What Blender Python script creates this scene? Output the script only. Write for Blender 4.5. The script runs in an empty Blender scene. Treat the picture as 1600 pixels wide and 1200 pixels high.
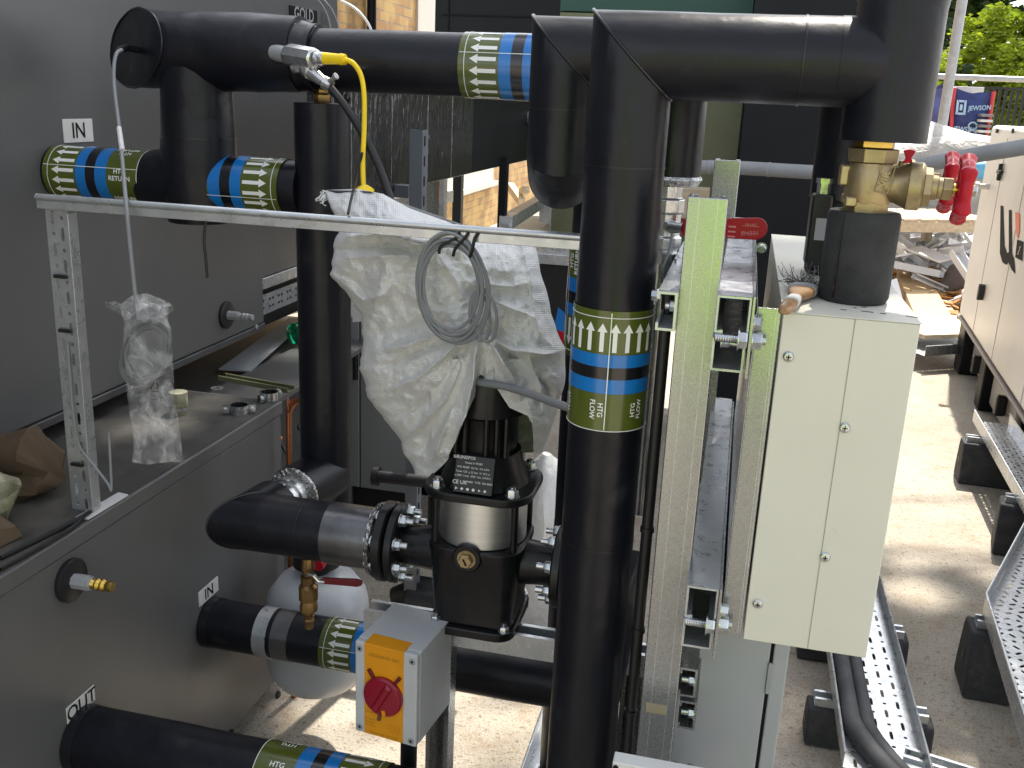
import bpy, math, random
from mathutils import Vector as V, Matrix, noise
R = math.radians
sc = bpy.context.scene
col = sc.collection
random.seed(7)

# ------------------------------------------------------------------ camera
YAW, PITCH, ROLL, FPX = 0.220125, 0.286453, -0.044614, 1523.45   # measured from the vanishing points
CAM = V((0, 0, 1.5))
_f = V((-math.sin(YAW)*math.cos(PITCH), math.cos(YAW)*math.cos(PITCH), -math.sin(PITCH)))
_r = V((math.cos(YAW), math.sin(YAW), 0)); _d = _f.cross(_r)
CR = _r*math.cos(ROLL) + _d*math.sin(ROLL); CD = _d*math.cos(ROLL) - _r*math.sin(ROLL); CF = _f
cd = bpy.data.cameras.new('camera'); cam = bpy.data.objects.new('camera', cd); col.objects.link(cam)
cd.sensor_width = 36; cd.lens = 36*FPX/1600; cd.clip_start = .02; cd.clip_end = 500
m = Matrix((CR, -CD, -CF)).transposed().to_4x4(); m.translation = CAM
cam.matrix_world = m
sc.camera = cam

def at(u, v, **k):
    """world point seen at a pixel of the 1600x1200 photograph, on the plane x=, y= or z="""
    d = CF + CR*((u-800)/FPX) + CD*((v-600)/FPX)
    (a, val), = k.items(); i = 'xyz'.index(a)
    return CAM + d*((val-CAM[i])/d[i])

# ------------------------------------------------------------------ light
SUN_EL, SUN_AZ = R(58), R(11)            # azimuth measured from +Y towards +X
w = bpy.data.worlds.new('World'); sc.world = w; w.use_nodes = True
nt = w.node_tree; bg = nt.nodes['Background']
sky = nt.nodes.new('ShaderNodeTexSky'); sky.sky_type = 'NISHITA'; sky.sun_disc = False
sky.sun_elevation = SUN_EL; sky.sun_rotation = SUN_AZ; sky.air_density = 1.0; sky.dust_density = 2.0; sky.ozone_density = 1.0
hs = nt.nodes.new('ShaderNodeHueSaturation'); hs.inputs['Saturation'].default_value = .34; nt.links.new(sky.outputs[0], hs.inputs['Color']); nt.links.new(hs.outputs[0], bg.inputs[0]); bg.inputs[1].default_value = 0.15
sd = bpy.data.lights.new('sun', 'SUN'); sd.energy = 3.6; sd.angle = R(.9); sd.color = (1, .93, .82)
so = bpy.data.objects.new('sun', sd); col.objects.link(so)
SUN = V((math.sin(SUN_AZ)*math.cos(SUN_EL), math.cos(SUN_AZ)*math.cos(SUN_EL), math.sin(SUN_EL)))
so.rotation_euler = SUN.to_track_quat('Z', 'Y').to_euler(); so.location = (0, 0, 12)
vs = sc.view_settings; vs.view_transform = 'Standard'; vs.look = 'None'; vs.gamma = 1; vs.exposure = 1.45
sc.cycles.max_bounces = 8; sc.cycles.transparent_max_bounces = 8

# ------------------------------------------------------------------ materials
MATS = {}
def mat(name, c, rough=.5, metal=0., c2=None, scale=8., detail=4., lo=.35, hi=.65, bump=0., bscale=60., rvar=0., stretch=None,
        spec=.5, coat=0., alpha=1., trans=0., ior=1.45, bdetail=3., grime=None, gscale=3., glo=.5, ghi=.7, emit=None, bdist=.002):
    if name in MATS: return MATS[name]
    M = bpy.data.materials.new(name); M.use_nodes = True; t = M.node_tree; N = t.nodes; b = N['Principled BSDF']; L = t.links.new
    b.inputs['Base Color'].default_value = (*c, 1); b.inputs['Roughness'].default_value = rough; b.inputs['Metallic'].default_value = metal
    b.inputs['Specular IOR Level'].default_value = spec; b.inputs['Coat Weight'].default_value = coat; b.inputs['Alpha'].default_value = alpha
    b.inputs['Transmission Weight'].default_value = trans; b.inputs['IOR'].default_value = ior; b.inputs['Coat Roughness'].default_value = .15
    tc = N.new('ShaderNodeTexCoord'); src = tc.outputs['Object']
    if stretch:
        mp = N.new('ShaderNodeMapping'); mp.inputs['Scale'].default_value = stretch; L(src, mp.inputs[0]); src = mp.outputs[0]
    def nz(s, d, a, bb, e0=0, e1=1):
        n = N.new('ShaderNodeTexNoise'); n.inputs['Scale'].default_value = s; n.inputs['Detail'].default_value = d; n.inputs['Roughness'].default_value = .6; L(src, n.inputs['Vector'])
        r = N.new('ShaderNodeMapRange'); r.inputs[1].default_value = a; r.inputs[2].default_value = bb; r.inputs[3].default_value = e0; r.inputs[4].default_value = e1
        L(n.outputs['Fac'], r.inputs[0]); return r.outputs[0]
    cur = None
    if c2:
        mx = N.new('ShaderNodeMix'); mx.data_type = 'RGBA'; mx.inputs['A'].default_value = (*c, 1); mx.inputs['B'].default_value = (*c2, 1)
        L(nz(scale, detail, lo, hi), mx.inputs['Factor']); cur = mx.outputs['Result']
    if grime:
        mg = N.new('ShaderNodeMix'); mg.data_type = 'RGBA'; mg.inputs['A'].default_value = (*c, 1); mg.inputs['B'].default_value = (*grime, 1)
        if cur: L(cur, mg.inputs['A'])
        L(nz(gscale, 8, glo, ghi), mg.inputs['Factor']); cur = mg.outputs['Result']
    if cur: L(cur, b.inputs['Base Color'])
    if rvar: L(nz(scale*1.7, 5, .3, .7, max(.02, rough-rvar), min(1, rough+rvar)), b.inputs['Roughness'])
    if bump:
        n = N.new('ShaderNodeTexNoise'); n.inputs['Scale'].default_value = bscale; n.inputs['Detail'].default_value = bdetail; L(src, n.inputs['Vector'])
        bp = N.new('ShaderNodeBump'); bp.inputs['Strength'].default_value = bump; bp.inputs['Distance'].default_value = bdist
        L(n.outputs['Fac'], bp.inputs['Height']); L(bp.outputs[0], b.inputs['Normal'])
    if emit: b.inputs['Emission Color'].default_value = (*emit, 1)
    MATS[name] = M; return M

RUB = mat('black_insulation', (.005, .0055, .009), .37, c2=(.007, .0075, .012), scale=9, bump=.4, bscale=16, rvar=.09, grime=(.03, .03, .035), gscale=14, glo=.62, ghi=.8, bdist=.006, spec=.36, bdetail=4)
FOAM = mat('black_foam', (.018, .019, .02), .85, c2=(.03, .031, .032), scale=30, bump=.4, bscale=180, bdist=.002)
TAPE = mat('black_tape', (.008, .008, .011), .3, bump=.2, bscale=60)
GREYTAPE = mat('grey_tape', (.2, .2, .205), .3, c2=(.12, .12, .125), scale=12, metal=.85, bump=.4, bscale=30)
CAST = mat('black_cast_iron', (.005, .005, .006), .36, c2=(.009, .009, .010), scale=40, bump=.3, bscale=140, bdist=.001, spec=.4, coat=.08)
GALV = mat('galvanised_steel', (.4, .41, .415), .28, metal=.92, c2=(.385, .395, .40), scale=160, detail=3, rvar=.03, bump=.01, bscale=260, bdist=.0002, grime=(.35, .36, .365), gscale=60, glo=.6, ghi=.95)
GALVB = mat('bright_galvanised_steel', (.55, .57, .58), .32, metal=.75, c2=(.48, .5, .52), scale=30, rvar=.1, bump=.025, bscale=120, bdist=.0004)
ZINC = mat('zinc_bolt', (.6, .62, .62), .28, metal=.95, c2=(.4, .42, .43), scale=60, rvar=.08)
STEEL = mat('stainless_steel', (.86, .86, .84), .42, metal=1., c2=(.76, .76, .74), scale=4, stretch=(1, 1, 40), bump=.05, bscale=90)
BRASS = mat('cast_brass', (.42, .33, .18), .44, metal=.85, c2=(.32, .25, .14), scale=26, bump=.35, bscale=220, bdist=.0008, grime=(.22, .17, .1), gscale=30, glo=.55, ghi=.75)
BRASSP = mat('polished_brass', (.72, .5, .12), .25, metal=1., c2=(.55, .36, .08), scale=20)
BRONZE = mat('dull_bronze', (.32, .2, .08), .38, metal=.85, c2=(.2, .12, .05), scale=30)
COPPER = mat('copper_pipe', (.6, .25, .13), .28, metal=1., c2=(.36, .14, .07), scale=12)
REDP = mat('red_paint', (.42, .006, .02), .34, c2=(.34, .005, .016), scale=14, spec=.3, bump=.15, bscale=60)
MAROON = mat('maroon_sleeve', (.13, .008, .014), .4)
OLIVE = mat('olive_label', (.078, .1, .012), .22, c2=(.066, .085, .01), scale=20, coat=.4)
BLUE = mat('blue_label', (.006, .15, .46), .22, coat=.4)
BLACKL = mat('black_label', (.006, .006, .008), .22, coat=.4)
WHITEL = mat('white_print', (.75, .76, .72), .35)
DARKPRINT = mat('dark_print', (.012, .012, .012), .7, spec=.1)
AHU = mat('grey_unit_paint', (.106, .106, .105), .36, c2=(.096, .096, .095), scale=3, rvar=.06, bump=.05, bscale=90, grime=(.12, .11, .095), gscale=26, glo=.64, ghi=.8)
AHUD = mat('dark_grey_trim', (.07, .07, .07), .4, c2=(.05, .05, .05), scale=20)
SHELF = mat('dusty_dark_sheet', (.05, .047, .043), .6, c2=(.085, .078, .068), scale=7, detail=8, grime=(.02, .02, .02), gscale=10, glo=.52, ghi=.7, bump=.1, bscale=80)
LABEL = mat('white_plate', (.62, .62, .6), .4, c2=(.56, .56, .54), scale=10)
BLACKP = mat('black_plastic', (.012, .012, .013), .4)
GREYP = mat('grey_plastic', (.3, .31, .32), .45, c2=(.26, .27, .28), scale=18)
ISO = mat('light_grey_plastic', (.5, .51, .52), .42, c2=(.46, .47, .48), scale=9, bump=.06, bscale=200)
YEL = mat('amber_label', (.74, .30, .006), .4, c2=(.68, .27, .005), scale=12)
REDK = mat('dark_red_knob', (.25, .004, .02), .28, coat=.3)
CREAM = mat('cream_paint', (.6, .588, .51), .42, c2=(.565, .552, .475), scale=5, detail=6, bump=.05, bscale=120, grime=(.42, .4, .33), gscale=22, glo=.66, ghi=.85)
CABLEG = mat('grey_cable', (.2, .21, .22), .45)
YELC = mat('yellow_cable', (.8, .56, .004), .4)
CHROME = mat('nickel_fitting', (.66, .66, .65), .24, metal=.9, c2=(.5, .5, .5), scale=60, bump=.2, bscale=120)
VESSEL = mat('grey_vessel_paint', (.42, .44, .46), .3, c2=(.38, .4, .42), scale=6, coat=.2)
WHITEP = mat('white_paint', (.72, .69, .64), .35, c2=(.66, .63, .58), scale=2, detail=6)
FOIL = mat('aluminium_foil', (.7, .7, .68), .25, metal=.95, c2=(.35, .35, .34), scale=60, bump=1., bscale=120, bdist=.006)
GREYD = mat('grey_door_paint', (.2, .2, .195), .4, c2=(.18, .18, .175), scale=3)
GREYL = mat('pale_grey_panel', (.33, .35, .36), .42, c2=(.29, .31, .32), scale=3.5, detail=5, bump=.04, bscale=60)
DARKC = mat('dark_cladding', (.005, .006, .008), .5, c2=(.008, .009, .011), scale=3, bump=.1, bscale=12, spec=.25)
OLIVEC = mat('olive_cladding', (.145, .155, .08), .55, c2=(.12, .13, .065), scale=4, bump=.1, bscale=60)
GREENC = mat('green_sheet', (.02, .07, .05), .5)
WOOD = mat('timber', (.5, .36, .2), .7, c2=(.4, .27, .14), scale=4, stretch=(1, 12, 12), bump=.3, bscale=30)
OLDWOOD = mat('weathered_timber', (.55, .46, .32), .75, c2=(.42, .33, .22), scale=5, stretch=(2, 9, 9), bump=.3, bscale=30)
REDWOOD = mat('red_brown_timber', (.14, .05, .035), .65)
RUBF = mat('recycled_rubber', (.025, .025, .027), .75, c2=(.045, .045, .047), scale=24, bump=.5, bscale=220, grime=(.12, .11, .1), gscale=14, glo=.6, ghi=.85)
TARP = mat('blue_bag_fabric', (.02, .032, .13), .6, c2=(.03, .05, .2), scale=12, bump=.4, bscale=40)
TARPF = mat('faded_blue_fabric', (.1, .11, .3), .65, c2=(.06, .07, .2), scale=8, bump=.4, bscale=30)
TARPR = mat('red_webbing', (.5, .05, .06), .6)
CARD = mat('cardboard', (.11, .075, .042), .85, c2=(.075, .05, .03), scale=12)
WOOL = mat('wrapped_mineral_wool', (.2, .19, .11), .4, c2=(.36, .35, .25), scale=26, bump=.9, bscale=30, bdist=.01, coat=.3)
CYAN = mat('pale_blue_sheet', (.1, .35, .55), .5)
IRON = mat('black_railing_paint', (.012, .012, .014), .45)
POLE = mat('scaffold_tube', (.42, .43, .44), .45, metal=.5, c2=(.33, .34, .35), scale=14)
CONDUIT = mat('grey_flexible_duct', (.27, .275, .28), .5, c2=(.23, .235, .24), scale=10)
GREENGL = mat('green_bottle_plastic', (.02, .42, .2), .08, trans=.9, ior=1.4)
ORANGE = mat('orange_plastic', (.75, .17, .01), .45)
LITTER = mat('leaf_litter', (.45, .22, .06), .8, c2=(.25, .11, .03), scale=30)
STAINY = mat('yellow_stain', (.42, .34, .17), .45, metal=.6, c2=(.36, .33, .25), scale=60)

def poly_bag():
    M = bpy.data.materials.new('clear_polythene'); M.use_nodes = True; t = M.node_tree; N = t.nodes; L = t.links.new
    b = N['Principled BSDF']; b.inputs['Base Color'].default_value = (.85, .86, .87, 1); b.inputs['Roughness'].default_value = .16
    tc = N.new('ShaderNodeTexCoord'); n = N.new('ShaderNodeTexNoise'); n.inputs['Scale'].default_value = 26; n.inputs['Detail'].default_value = 5; n.inputs['Distortion'].default_value = 1.4
    L(tc.outputs['Object'], n.inputs['Vector'])
    r = N.new('ShaderNodeMapRange'); r.inputs[1].default_value = .42; r.inputs[2].default_value = .72; r.inputs[3].default_value = .05; r.inputs[4].default_value = .4
    L(n.outputs['Fac'], r.inputs[0]); L(r.outputs[0], b.inputs['Alpha'])
    bp = N.new('ShaderNodeBump'); bp.inputs['Strength'].default_value = .9; bp.inputs['Distance'].default_value = .008; L(n.outputs['Fac'], bp.inputs['Height']); L(bp.outputs[0], b.inputs['Normal'])
    return M
POLY = poly_bag()

def woven():
    M = bpy.data.materials.new('woven_white_fabric'); M.use_nodes = True; t = M.node_tree; N = t.nodes; L = t.links.new
    b = N['Principled BSDF']; b.inputs['Base Color'].default_value = (.66, .65, .6, 1); b.inputs['Roughness'].default_value = .42
    b.inputs['Sheen Weight'].default_value = .1
    uv = N.new('ShaderNodeUVMap')
    ck = []
    for ax in (0, 1):
        wv = N.new('ShaderNodeTexWave'); wv.wave_type = 'BANDS'; wv.bands_direction = 'XY'[ax]; wv.inputs['Scale'].default_value = 85; wv.inputs['Distortion'].default_value = 2.0; wv.inputs['Detail Scale'].default_value = 3
        L(uv.outputs[0], wv.inputs['Vector']); ck.append(wv.outputs['Fac'])
    mul = N.new('ShaderNodeMath'); mul.operation = 'MULTIPLY'; L(ck[0], mul.inputs[0]); L(ck[1], mul.inputs[1])
    n = N.new('ShaderNodeTexNoise'); n.inputs['Scale'].default_value = 38; n.inputs['Detail'].default_value = 6
    tc = N.new('ShaderNodeTexCoord'); L(tc.outputs['Object'], n.inputs['Vector'])
    ad = N.new('ShaderNodeMath'); ad.operation = 'MULTIPLY_ADD'; ad.inputs[1].default_value = 5.0; L(n.outputs['Fac'], ad.inputs[0]); L(mul.outputs[0], ad.inputs[2])
    bp = N.new('ShaderNodeBump'); bp.inputs['Strength'].default_value = .55; bp.inputs['Distance'].default_value = .0018; L(ad.outputs[0], bp.inputs['Height']); L(bp.outputs[0], b.inputs['Normal'])
    mx = N.new('ShaderNodeMix'); mx.data_type = 'RGBA'; mx.inputs['A'].default_value = (.67, .67, .655, 1); mx.inputs['B'].default_value = (.73, .73, .715, 1)
    L(mul.outputs[0], mx.inputs['Factor']); L(mx.outputs['Result'], b.inputs['Base Color'])
    return M
WOVEN = woven()

def foilduct():
    M = bpy.data.materials.new('black_foil_facing'); M.use_nodes = True; t = M.node_tree; N = t.nodes; L = t.links.new
    b = N['Principled BSDF']; b.inputs['Base Color'].default_value = (.13, .13, .145, 1); b.inputs['Metallic'].default_value = .9; b.inputs['Roughness'].default_value = .14
    tc = N.new('ShaderNodeTexCoord'); n = N.new('ShaderNodeTexNoise'); n.inputs['Scale'].default_value = 34; n.inputs['Detail'].default_value = 5
    mp = N.new('ShaderNodeMapping'); mp.inputs['Scale'].default_value = (1, 1, .35); L(tc.outputs['Object'], mp.inputs[0]); L(mp.outputs[0], n.inputs['Vector'])
    bp = N.new('ShaderNodeBump'); bp.inputs['Strength'].default_value = .8; bp.inputs['Distance'].default_value = .012; L(n.outputs['Fac'], bp.inputs['Height']); L(bp.outputs[0], b.inputs['Normal'])
    return M
FOILD = foilduct()

def concrete():
    M = bpy.data.materials.new('site_concrete'); M.use_nodes = True; t = M.node_tree; N = t.nodes; L = t.links.new
    b = N['Principled BSDF']; b.inputs['Roughness'].default_value = .85
    tc = N.new('ShaderNodeTexCoord')
    def nz(s, d, a, bb):
        n = N.new('ShaderNodeTexNoise'); n.inputs['Scale'].default_value = s; n.inputs['Detail'].default_value = d; n.inputs['Roughness'].default_value = .65; L(tc.outputs['Object'], n.inputs['Vector'])
        r = N.new('ShaderNodeMapRange'); r.inputs[1].default_value = a; r.inputs[2].default_value = bb; L(n.outputs['Fac'], r.inputs[0]); return r.outputs[0], n
    def mix(A, B, f):
        mx = N.new('ShaderNodeMix'); mx.data_type = 'RGBA'
        for k, q in (('A', A), ('B', B)):
            if isinstance(q, tuple): mx.inputs[k].default_value = (*q, 1)
            else: L(q, mx.inputs[k])
        L(f, mx.inputs['Factor']); return mx.outputs['Result']
    f1, _ = nz(1.3, 6, .35, .65); f2, _ = nz(9, 8, .5, .72); f3, n3 = nz(150, 4, .55, .66); f4, n4 = nz(60, 5, .56, .66); f5, _ = nz(260, 2, .58, .68)
    c = mix((.335, .295, .235), (.44, .395, .33), f1)
    c = mix(c, (.3, .235, .165), f2)
    c = mix(c, (.2, .16, .11), f3)
    c = mix(c, (.19, .155, .11), f4)
    c = mix(c, (.6, .55, .46), f5)
    L(c, b.inputs['Base Color'])
    sm = N.new('ShaderNodeMath'); sm.operation = 'ADD'; L(n3.outputs['Fac'], sm.inputs[0]); L(n4.outputs['Fac'], sm.inputs[1])
    bp = N.new('ShaderNodeBump'); bp.inputs['Strength'].default_value = .7; bp.inputs['Distance'].default_value = .006; L(sm.outputs[0], bp.inputs['Height']); L(bp.outputs[0], b.inputs['Normal'])
    return M
CONC = concrete()

# ------------------------------------------------------------------ builders
def frame(d):
    d = V(d).normalized(); up = V((0, 0, 1)) if abs(d.z) < .9 else V((0, 1, 0))
    a = up.cross(d).normalized(); return a, d.cross(a).normalized(), d

class MB:
    def __init__(s): s.v = []; s.f = []; s.smooth = []; s.uv = None
    def add(s, vs, fs, smooth=True):
        o = len(s.v); s.v += [tuple(q) for q in vs]; s.f += [tuple(i+o for i in f) for f in fs]; s.smooth += [smooth]*len(fs); return s
    def box(s, lo, hi, M=None):
        x0, y0, z0 = lo; x1, y1, z1 = hi
        vs = [V((x, y, z)) for x in (x0, x1) for y in (y0, y1) for z in (z0, z1)]
        if M: vs = [M @ q for q in vs]
        return s.add(vs, [(0, 1, 3, 2), (4, 6, 7, 5), (0, 4, 5, 1), (2, 3, 7, 6), (0, 2, 6, 4), (1, 5, 7, 3)], False)
    def hexa(s, b, t):                                   # two quads, bottom and top, same winding
        return s.add(list(b)+list(t), [(3, 2, 1, 0), (4, 5, 6, 7)] + [(i, (i+1) % 4, (i+1) % 4+4, i+4) for i in range(4)], False)
    def lathe(s, prof, o, d=(0, 0, 1), n=32, caps=True, rot=0., smooth=True, sx=1., sy=1.):
        a, b, d = frame(d); o = V(o); vs = []; fs = []
        for h, r in prof:
            for i in range(n):
                t = 2*math.pi*i/n + rot; vs.append(o + d*h + a*(r*sx*math.cos(t)) + b*(r*sy*math.sin(t)))
        for k in range(len(prof)-1):
            for i in range(n): fs.append((k*n+i, k*n+(i+1) % n, (k+1)*n+(i+1) % n, (k+1)*n+i))
        if caps: fs += [tuple(reversed(range(n))), tuple(range((len(prof)-1)*n, len(prof)*n))]
        return s.add(vs, fs, smooth)
    def cyl(s, p, q, r, r2=None, n=24, smooth=True, rot=0.):
        p, q = V(p), V(q); return s.lathe([(0, r), ((q-p).length, r if r2 is None else r2)], p, q-p, n, True, rot, smooth)
    def tube(s, pts, r, n=12, caps=True, wob=0., wscale=9., sub=0., seed=0.):
        """round bar along a polyline with true mitres at its corners; wob = hand-wrapped unevenness"""
        P = [V(p) for p in pts]
        if sub:
            Q = [P[0]]
            for a, b in zip(P, P[1:]):
                k = max(1, int((b-a).length/sub))
                for i in range(1, k+1): Q.append(a.lerp(b, i/k))
            P = Q
        D = [(b-a).normalized() for a, b in zip(P, P[1:])]
        a, b, d = frame(D[0]); ring = [a*math.cos(2*math.pi*i/n)+b*math.sin(2*math.pi*i/n) for i in range(n)]
        vs = []; fs = []
        for k, p in enumerate(P):
            if k and k < len(D):
                d0, d1 = D[k-1], D[k]; nn = (d0+d1)
                if d0.dot(d1) < .9999:
                    nn.normalize(); mit = [q - d0*(q.dot(nn)/d0.dot(nn)) for q in ring]; ring = [q - d1*q.dot(d1) for q in mit]
                else: mit = ring
            else: mit = ring
            rr = r[k] if isinstance(r, (list, tuple)) else r
            for q in mit:
                w_ = 1.
                if wob: w_ = 1+wob*noise.noise((p+q*rr)*wscale+V((seed, 0, 0)))+.4*wob*noise.noise((p+q*rr)*wscale*3.1+V((0, seed, 0)))
                vs.append(p+q*(rr*w_))
        for k in range(len(P)-1):
            for i in range(n): fs.append((k*n+i, k*n+(i+1) % n, (k+1)*n+(i+1) % n, (k+1)*n+i))
        if caps: fs += [tuple(reversed(range(n))), tuple(range((len(P)-1)*n, len(P)*n))]
        return s.add(vs, fs, True)
    def prism(s, poly, o, a, b, h):                       # polygon in plane (a,b) at o, pushed along h
        o, a, b, h = V(o), V(a), V(b), V(h); n = len(poly)
        vs = [o+a*x+b*y for x, y in poly]; vs += [q+h for q in vs]
        return s.add(vs, [tuple(reversed(range(n))), tuple(range(n, 2*n))] + [(i, (i+1) % n, (i+1) % n+n, i+n) for i in range(n)], False)
    def channel(s, p, q, open_dir, w=.041, h=.041, t=.0027, lip=.008):
        p, q = V(p), V(q); d = (q-p).normalized(); o = V(open_dir).normalized(); a = o.cross(d).normalized(); c = w/2
        poly = [(-c, 0), (c, 0), (c, h), (c-lip, h), (c-lip, h-t), (c-t, h-t), (c-t, t), (-c+t, t), (-c+t, h-t), (-c+lip, h-t), (-c+lip, h), (-c, h)]
        n = len(poly); vs = [p+a*x+o*y for x, y in poly]; vs += [k+(q-p) for k in vs]
        fs = [(i, (i+1) % n, (i+1) % n+n, i+n) for i in range(n)]
        for e in (0, n):
            for quad in ((0, 1, 6, 7), (1, 2, 5, 6), (2, 3, 4, 5), (0, 7, 8, 11), (8, 9, 10, 11)):
                fs.append(tuple(i+e for i in quad))
        return s.add(vs, fs, False)
    def perf(s, o, a, b, S, T, holes, thick=None):
        """sheet cut with slots: grid lines S along a and T along b; holes[(i,j)] = (half length, half width)"""
        o, a, b = V(o), V(a), V(b)
        for i in range(len(S)-1):
            for j in range(len(T)-1):
                s0, s1, t0, t1 = S[i], S[i+1], T[j], T[j+1]; h = holes.get((i, j))
                if not h: s.add([o+a*x+b*y for x, y in ((s0, t0), (s1, t0), (s1, t1), (s0, t1))], [(0, 1, 2, 3)], False); continue
                cx, cy = (s0+s1)/2, (t0+t1)/2; hx, hy = h[:2]; k = min(hx, hy)*.6
                out = [(s0, t0), (cx, t0), (s1, t0), (s1, cy), (s1, t1), (cx, t1), (s0, t1), (s0, cy)]
                inn = [(-hx+k*.4, -hy+k*.4), (0, -hy), (hx-k*.4, -hy+k*.4), (hx, 0), (hx-k*.4, hy-k*.4), (0, hy), (-hx+k*.4, hy-k*.4), (-hx, 0)]
                if len(h) > 2:
                    c_, s_ = math.cos(h[2]), math.sin(h[2]); inn = [(x*c_-y*s_, x*s_+y*c_) for x, y in inn]
                vs = [o+a*x+b*y for x, y in out]+[o+a*(cx+x)+b*(cy+y) for x, y in inn]
                s.add(vs, [(q, (q+1) % 8, (q+1) % 8+8, q+8) for q in range(8)], False)
        return s
    def obj(s, name, m, parent=None, bevel=0., seg=2, solid=0., ang=35, kind=None, label=None):
        me = bpy.data.meshes.new(name); me.from_pydata(s.v, [], s.f); me.materials.append(m)
        me.polygons.foreach_set('use_smooth', s.smooth)
        if s.uv:
            l = me.uv_layers.new(name='uv')
            for lp in me.loops: l.data[lp.index].uv = s.uv[lp.vertex_index]
        me.update(); me.set_sharp_from_angle(angle=R(ang))
        o = bpy.data.objects.new(name, me); col.objects.link(o)
        if solid:
            me.polygons.foreach_set('use_smooth', [False]*len(me.polygons))
            k = o.modifiers.new('solid', 'SOLIDIFY'); k.thickness = solid; k.offset = 0
        if bevel:
            k = o.modifiers.new('bevel', 'BEVEL'); k.width = bevel; k.segments = seg; k.limit_method = 'ANGLE'; k.angle_limit = R(40)
            for p in me.polygons: p.use_smooth = True
            me.set_sharp_from_angle(angle=R(180)); k.harden_normals = True
        if parent is not None: attach(o, parent)
        if kind: o['kind'] = kind
        if label: o['label'] = label
        return o

ROOTLOC = {}
def attach(o, parent):
    o.parent = parent; o.matrix_parent_inverse = Matrix.Translation(-V(ROOTLOC.get(parent.name, (0, 0, 0))))
def tag(o, label, cat, group=None, kind=None):
    if label: o['label'] = label
    if cat: o['category'] = cat
    if group: o['group'] = group
    if kind: o['kind'] = kind
    return o
def thing(name, label, cat, loc, group=None):
    o = bpy.data.objects.new(name, None); col.objects.link(o); o.location = loc; o.empty_display_size = .05
    ROOTLOC[o.name] = tuple(loc); return tag(o, label, cat, group)
def copy_tree(root, loc, label=None, group=None, rz=None):
    r = root.copy(); col.objects.link(r); r.location = loc; ROOTLOC[r.name] = tuple(loc)
    if rz is not None: r.rotation_euler.z = rz
    if label: r['label'] = label
    if group: r['group'] = group
    for ch in list(root.children):
        c = ch.copy(); col.objects.link(c); c.parent = r; c.matrix_parent_inverse = ch.matrix_parent_inverse.copy()
        for g in list(ch.children):
            e = g.copy(); col.objects.link(e); e.parent = c; e.matrix_parent_inverse = g.matrix_parent_inverse.copy()
    return r

_txt = {}
def text_geo(body, size=1., bold=0.):
    key = (body, bold)
    if key not in _txt:
        cu = bpy.data.curves.new('lettering', 'FONT'); cu.body = body; cu.size = 1; cu.align_x = 'CENTER'; cu.align_y = 'CENTER'; cu.offset = bold; cu.resolution_u = 3
        o = bpy.data.objects.new('lettering', cu); col.objects.link(o)
        dg = bpy.context.evaluated_depsgraph_get(); me = bpy.data.meshes.new_from_object(o.evaluated_get(dg))
        _txt[key] = ([(q.co.x, q.co.y) for q in me.vertices], [tuple(p.vertices) for p in me.polygons])
        bpy.data.objects.remove(o); bpy.data.curves.remove(cu); bpy.data.meshes.remove(me)
    vs, fs = _txt[key]; return [(x*size, y*size) for x, y in vs], fs
def flat_text(mb, body, size, o, a, b, bold=0., squeeze=1.):
    vs, fs = text_geo(body, size, bold); o, a, b = V(o), V(a), V(b)
    mb.add([o+a*(x*squeeze)+b*y for x, y in vs], fs, False); return mb
def hexbolt(mb, o, d, r=.008, h=.006, shank=0., sr=.004, washer=True):
    d = V(d).normalized(); o = V(o)
    if washer: mb.cyl(o, o+d*.0015, r*1.25, n=20); o = o+d*.0015
    mb.lathe([(0, r), (h*.8, r), (h, r*.86)], o, d, 6, smooth=False)
    if shank: mb.cyl(o+d*h, o+d*(h+shank), sr, n=12)
    return mb

class Wrap:
    """printing wrapped on a pipe: s runs along the axis, t round the girth (metres)"""
    def __init__(s, o, d, r, zero=None):
        s.o = V(o); s.d = V(d).normalized(); z = V(zero if zero else (0, -1, 0)); s.a = (z - s.d*z.dot(s.d)).normalized(); s.b = s.a.cross(s.d); s.r = r
    def p(s, x, t, h=0.):
        k = t/s.r; return s.o+s.d*x+(s.a*math.cos(k)+s.b*math.sin(k))*(s.r+h)
    def ring(s, mb, x0, x1, h, n=48):
        return mb.lathe([(x0, s.r), (x0, s.r+h), (x1, s.r+h), (x1, s.r)], s.o, s.d, n, False)
    def poly(s, mb, pts, faces, h):
        return mb.add([s.p(x, t, h) for x, t in pts], faces, True)

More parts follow.
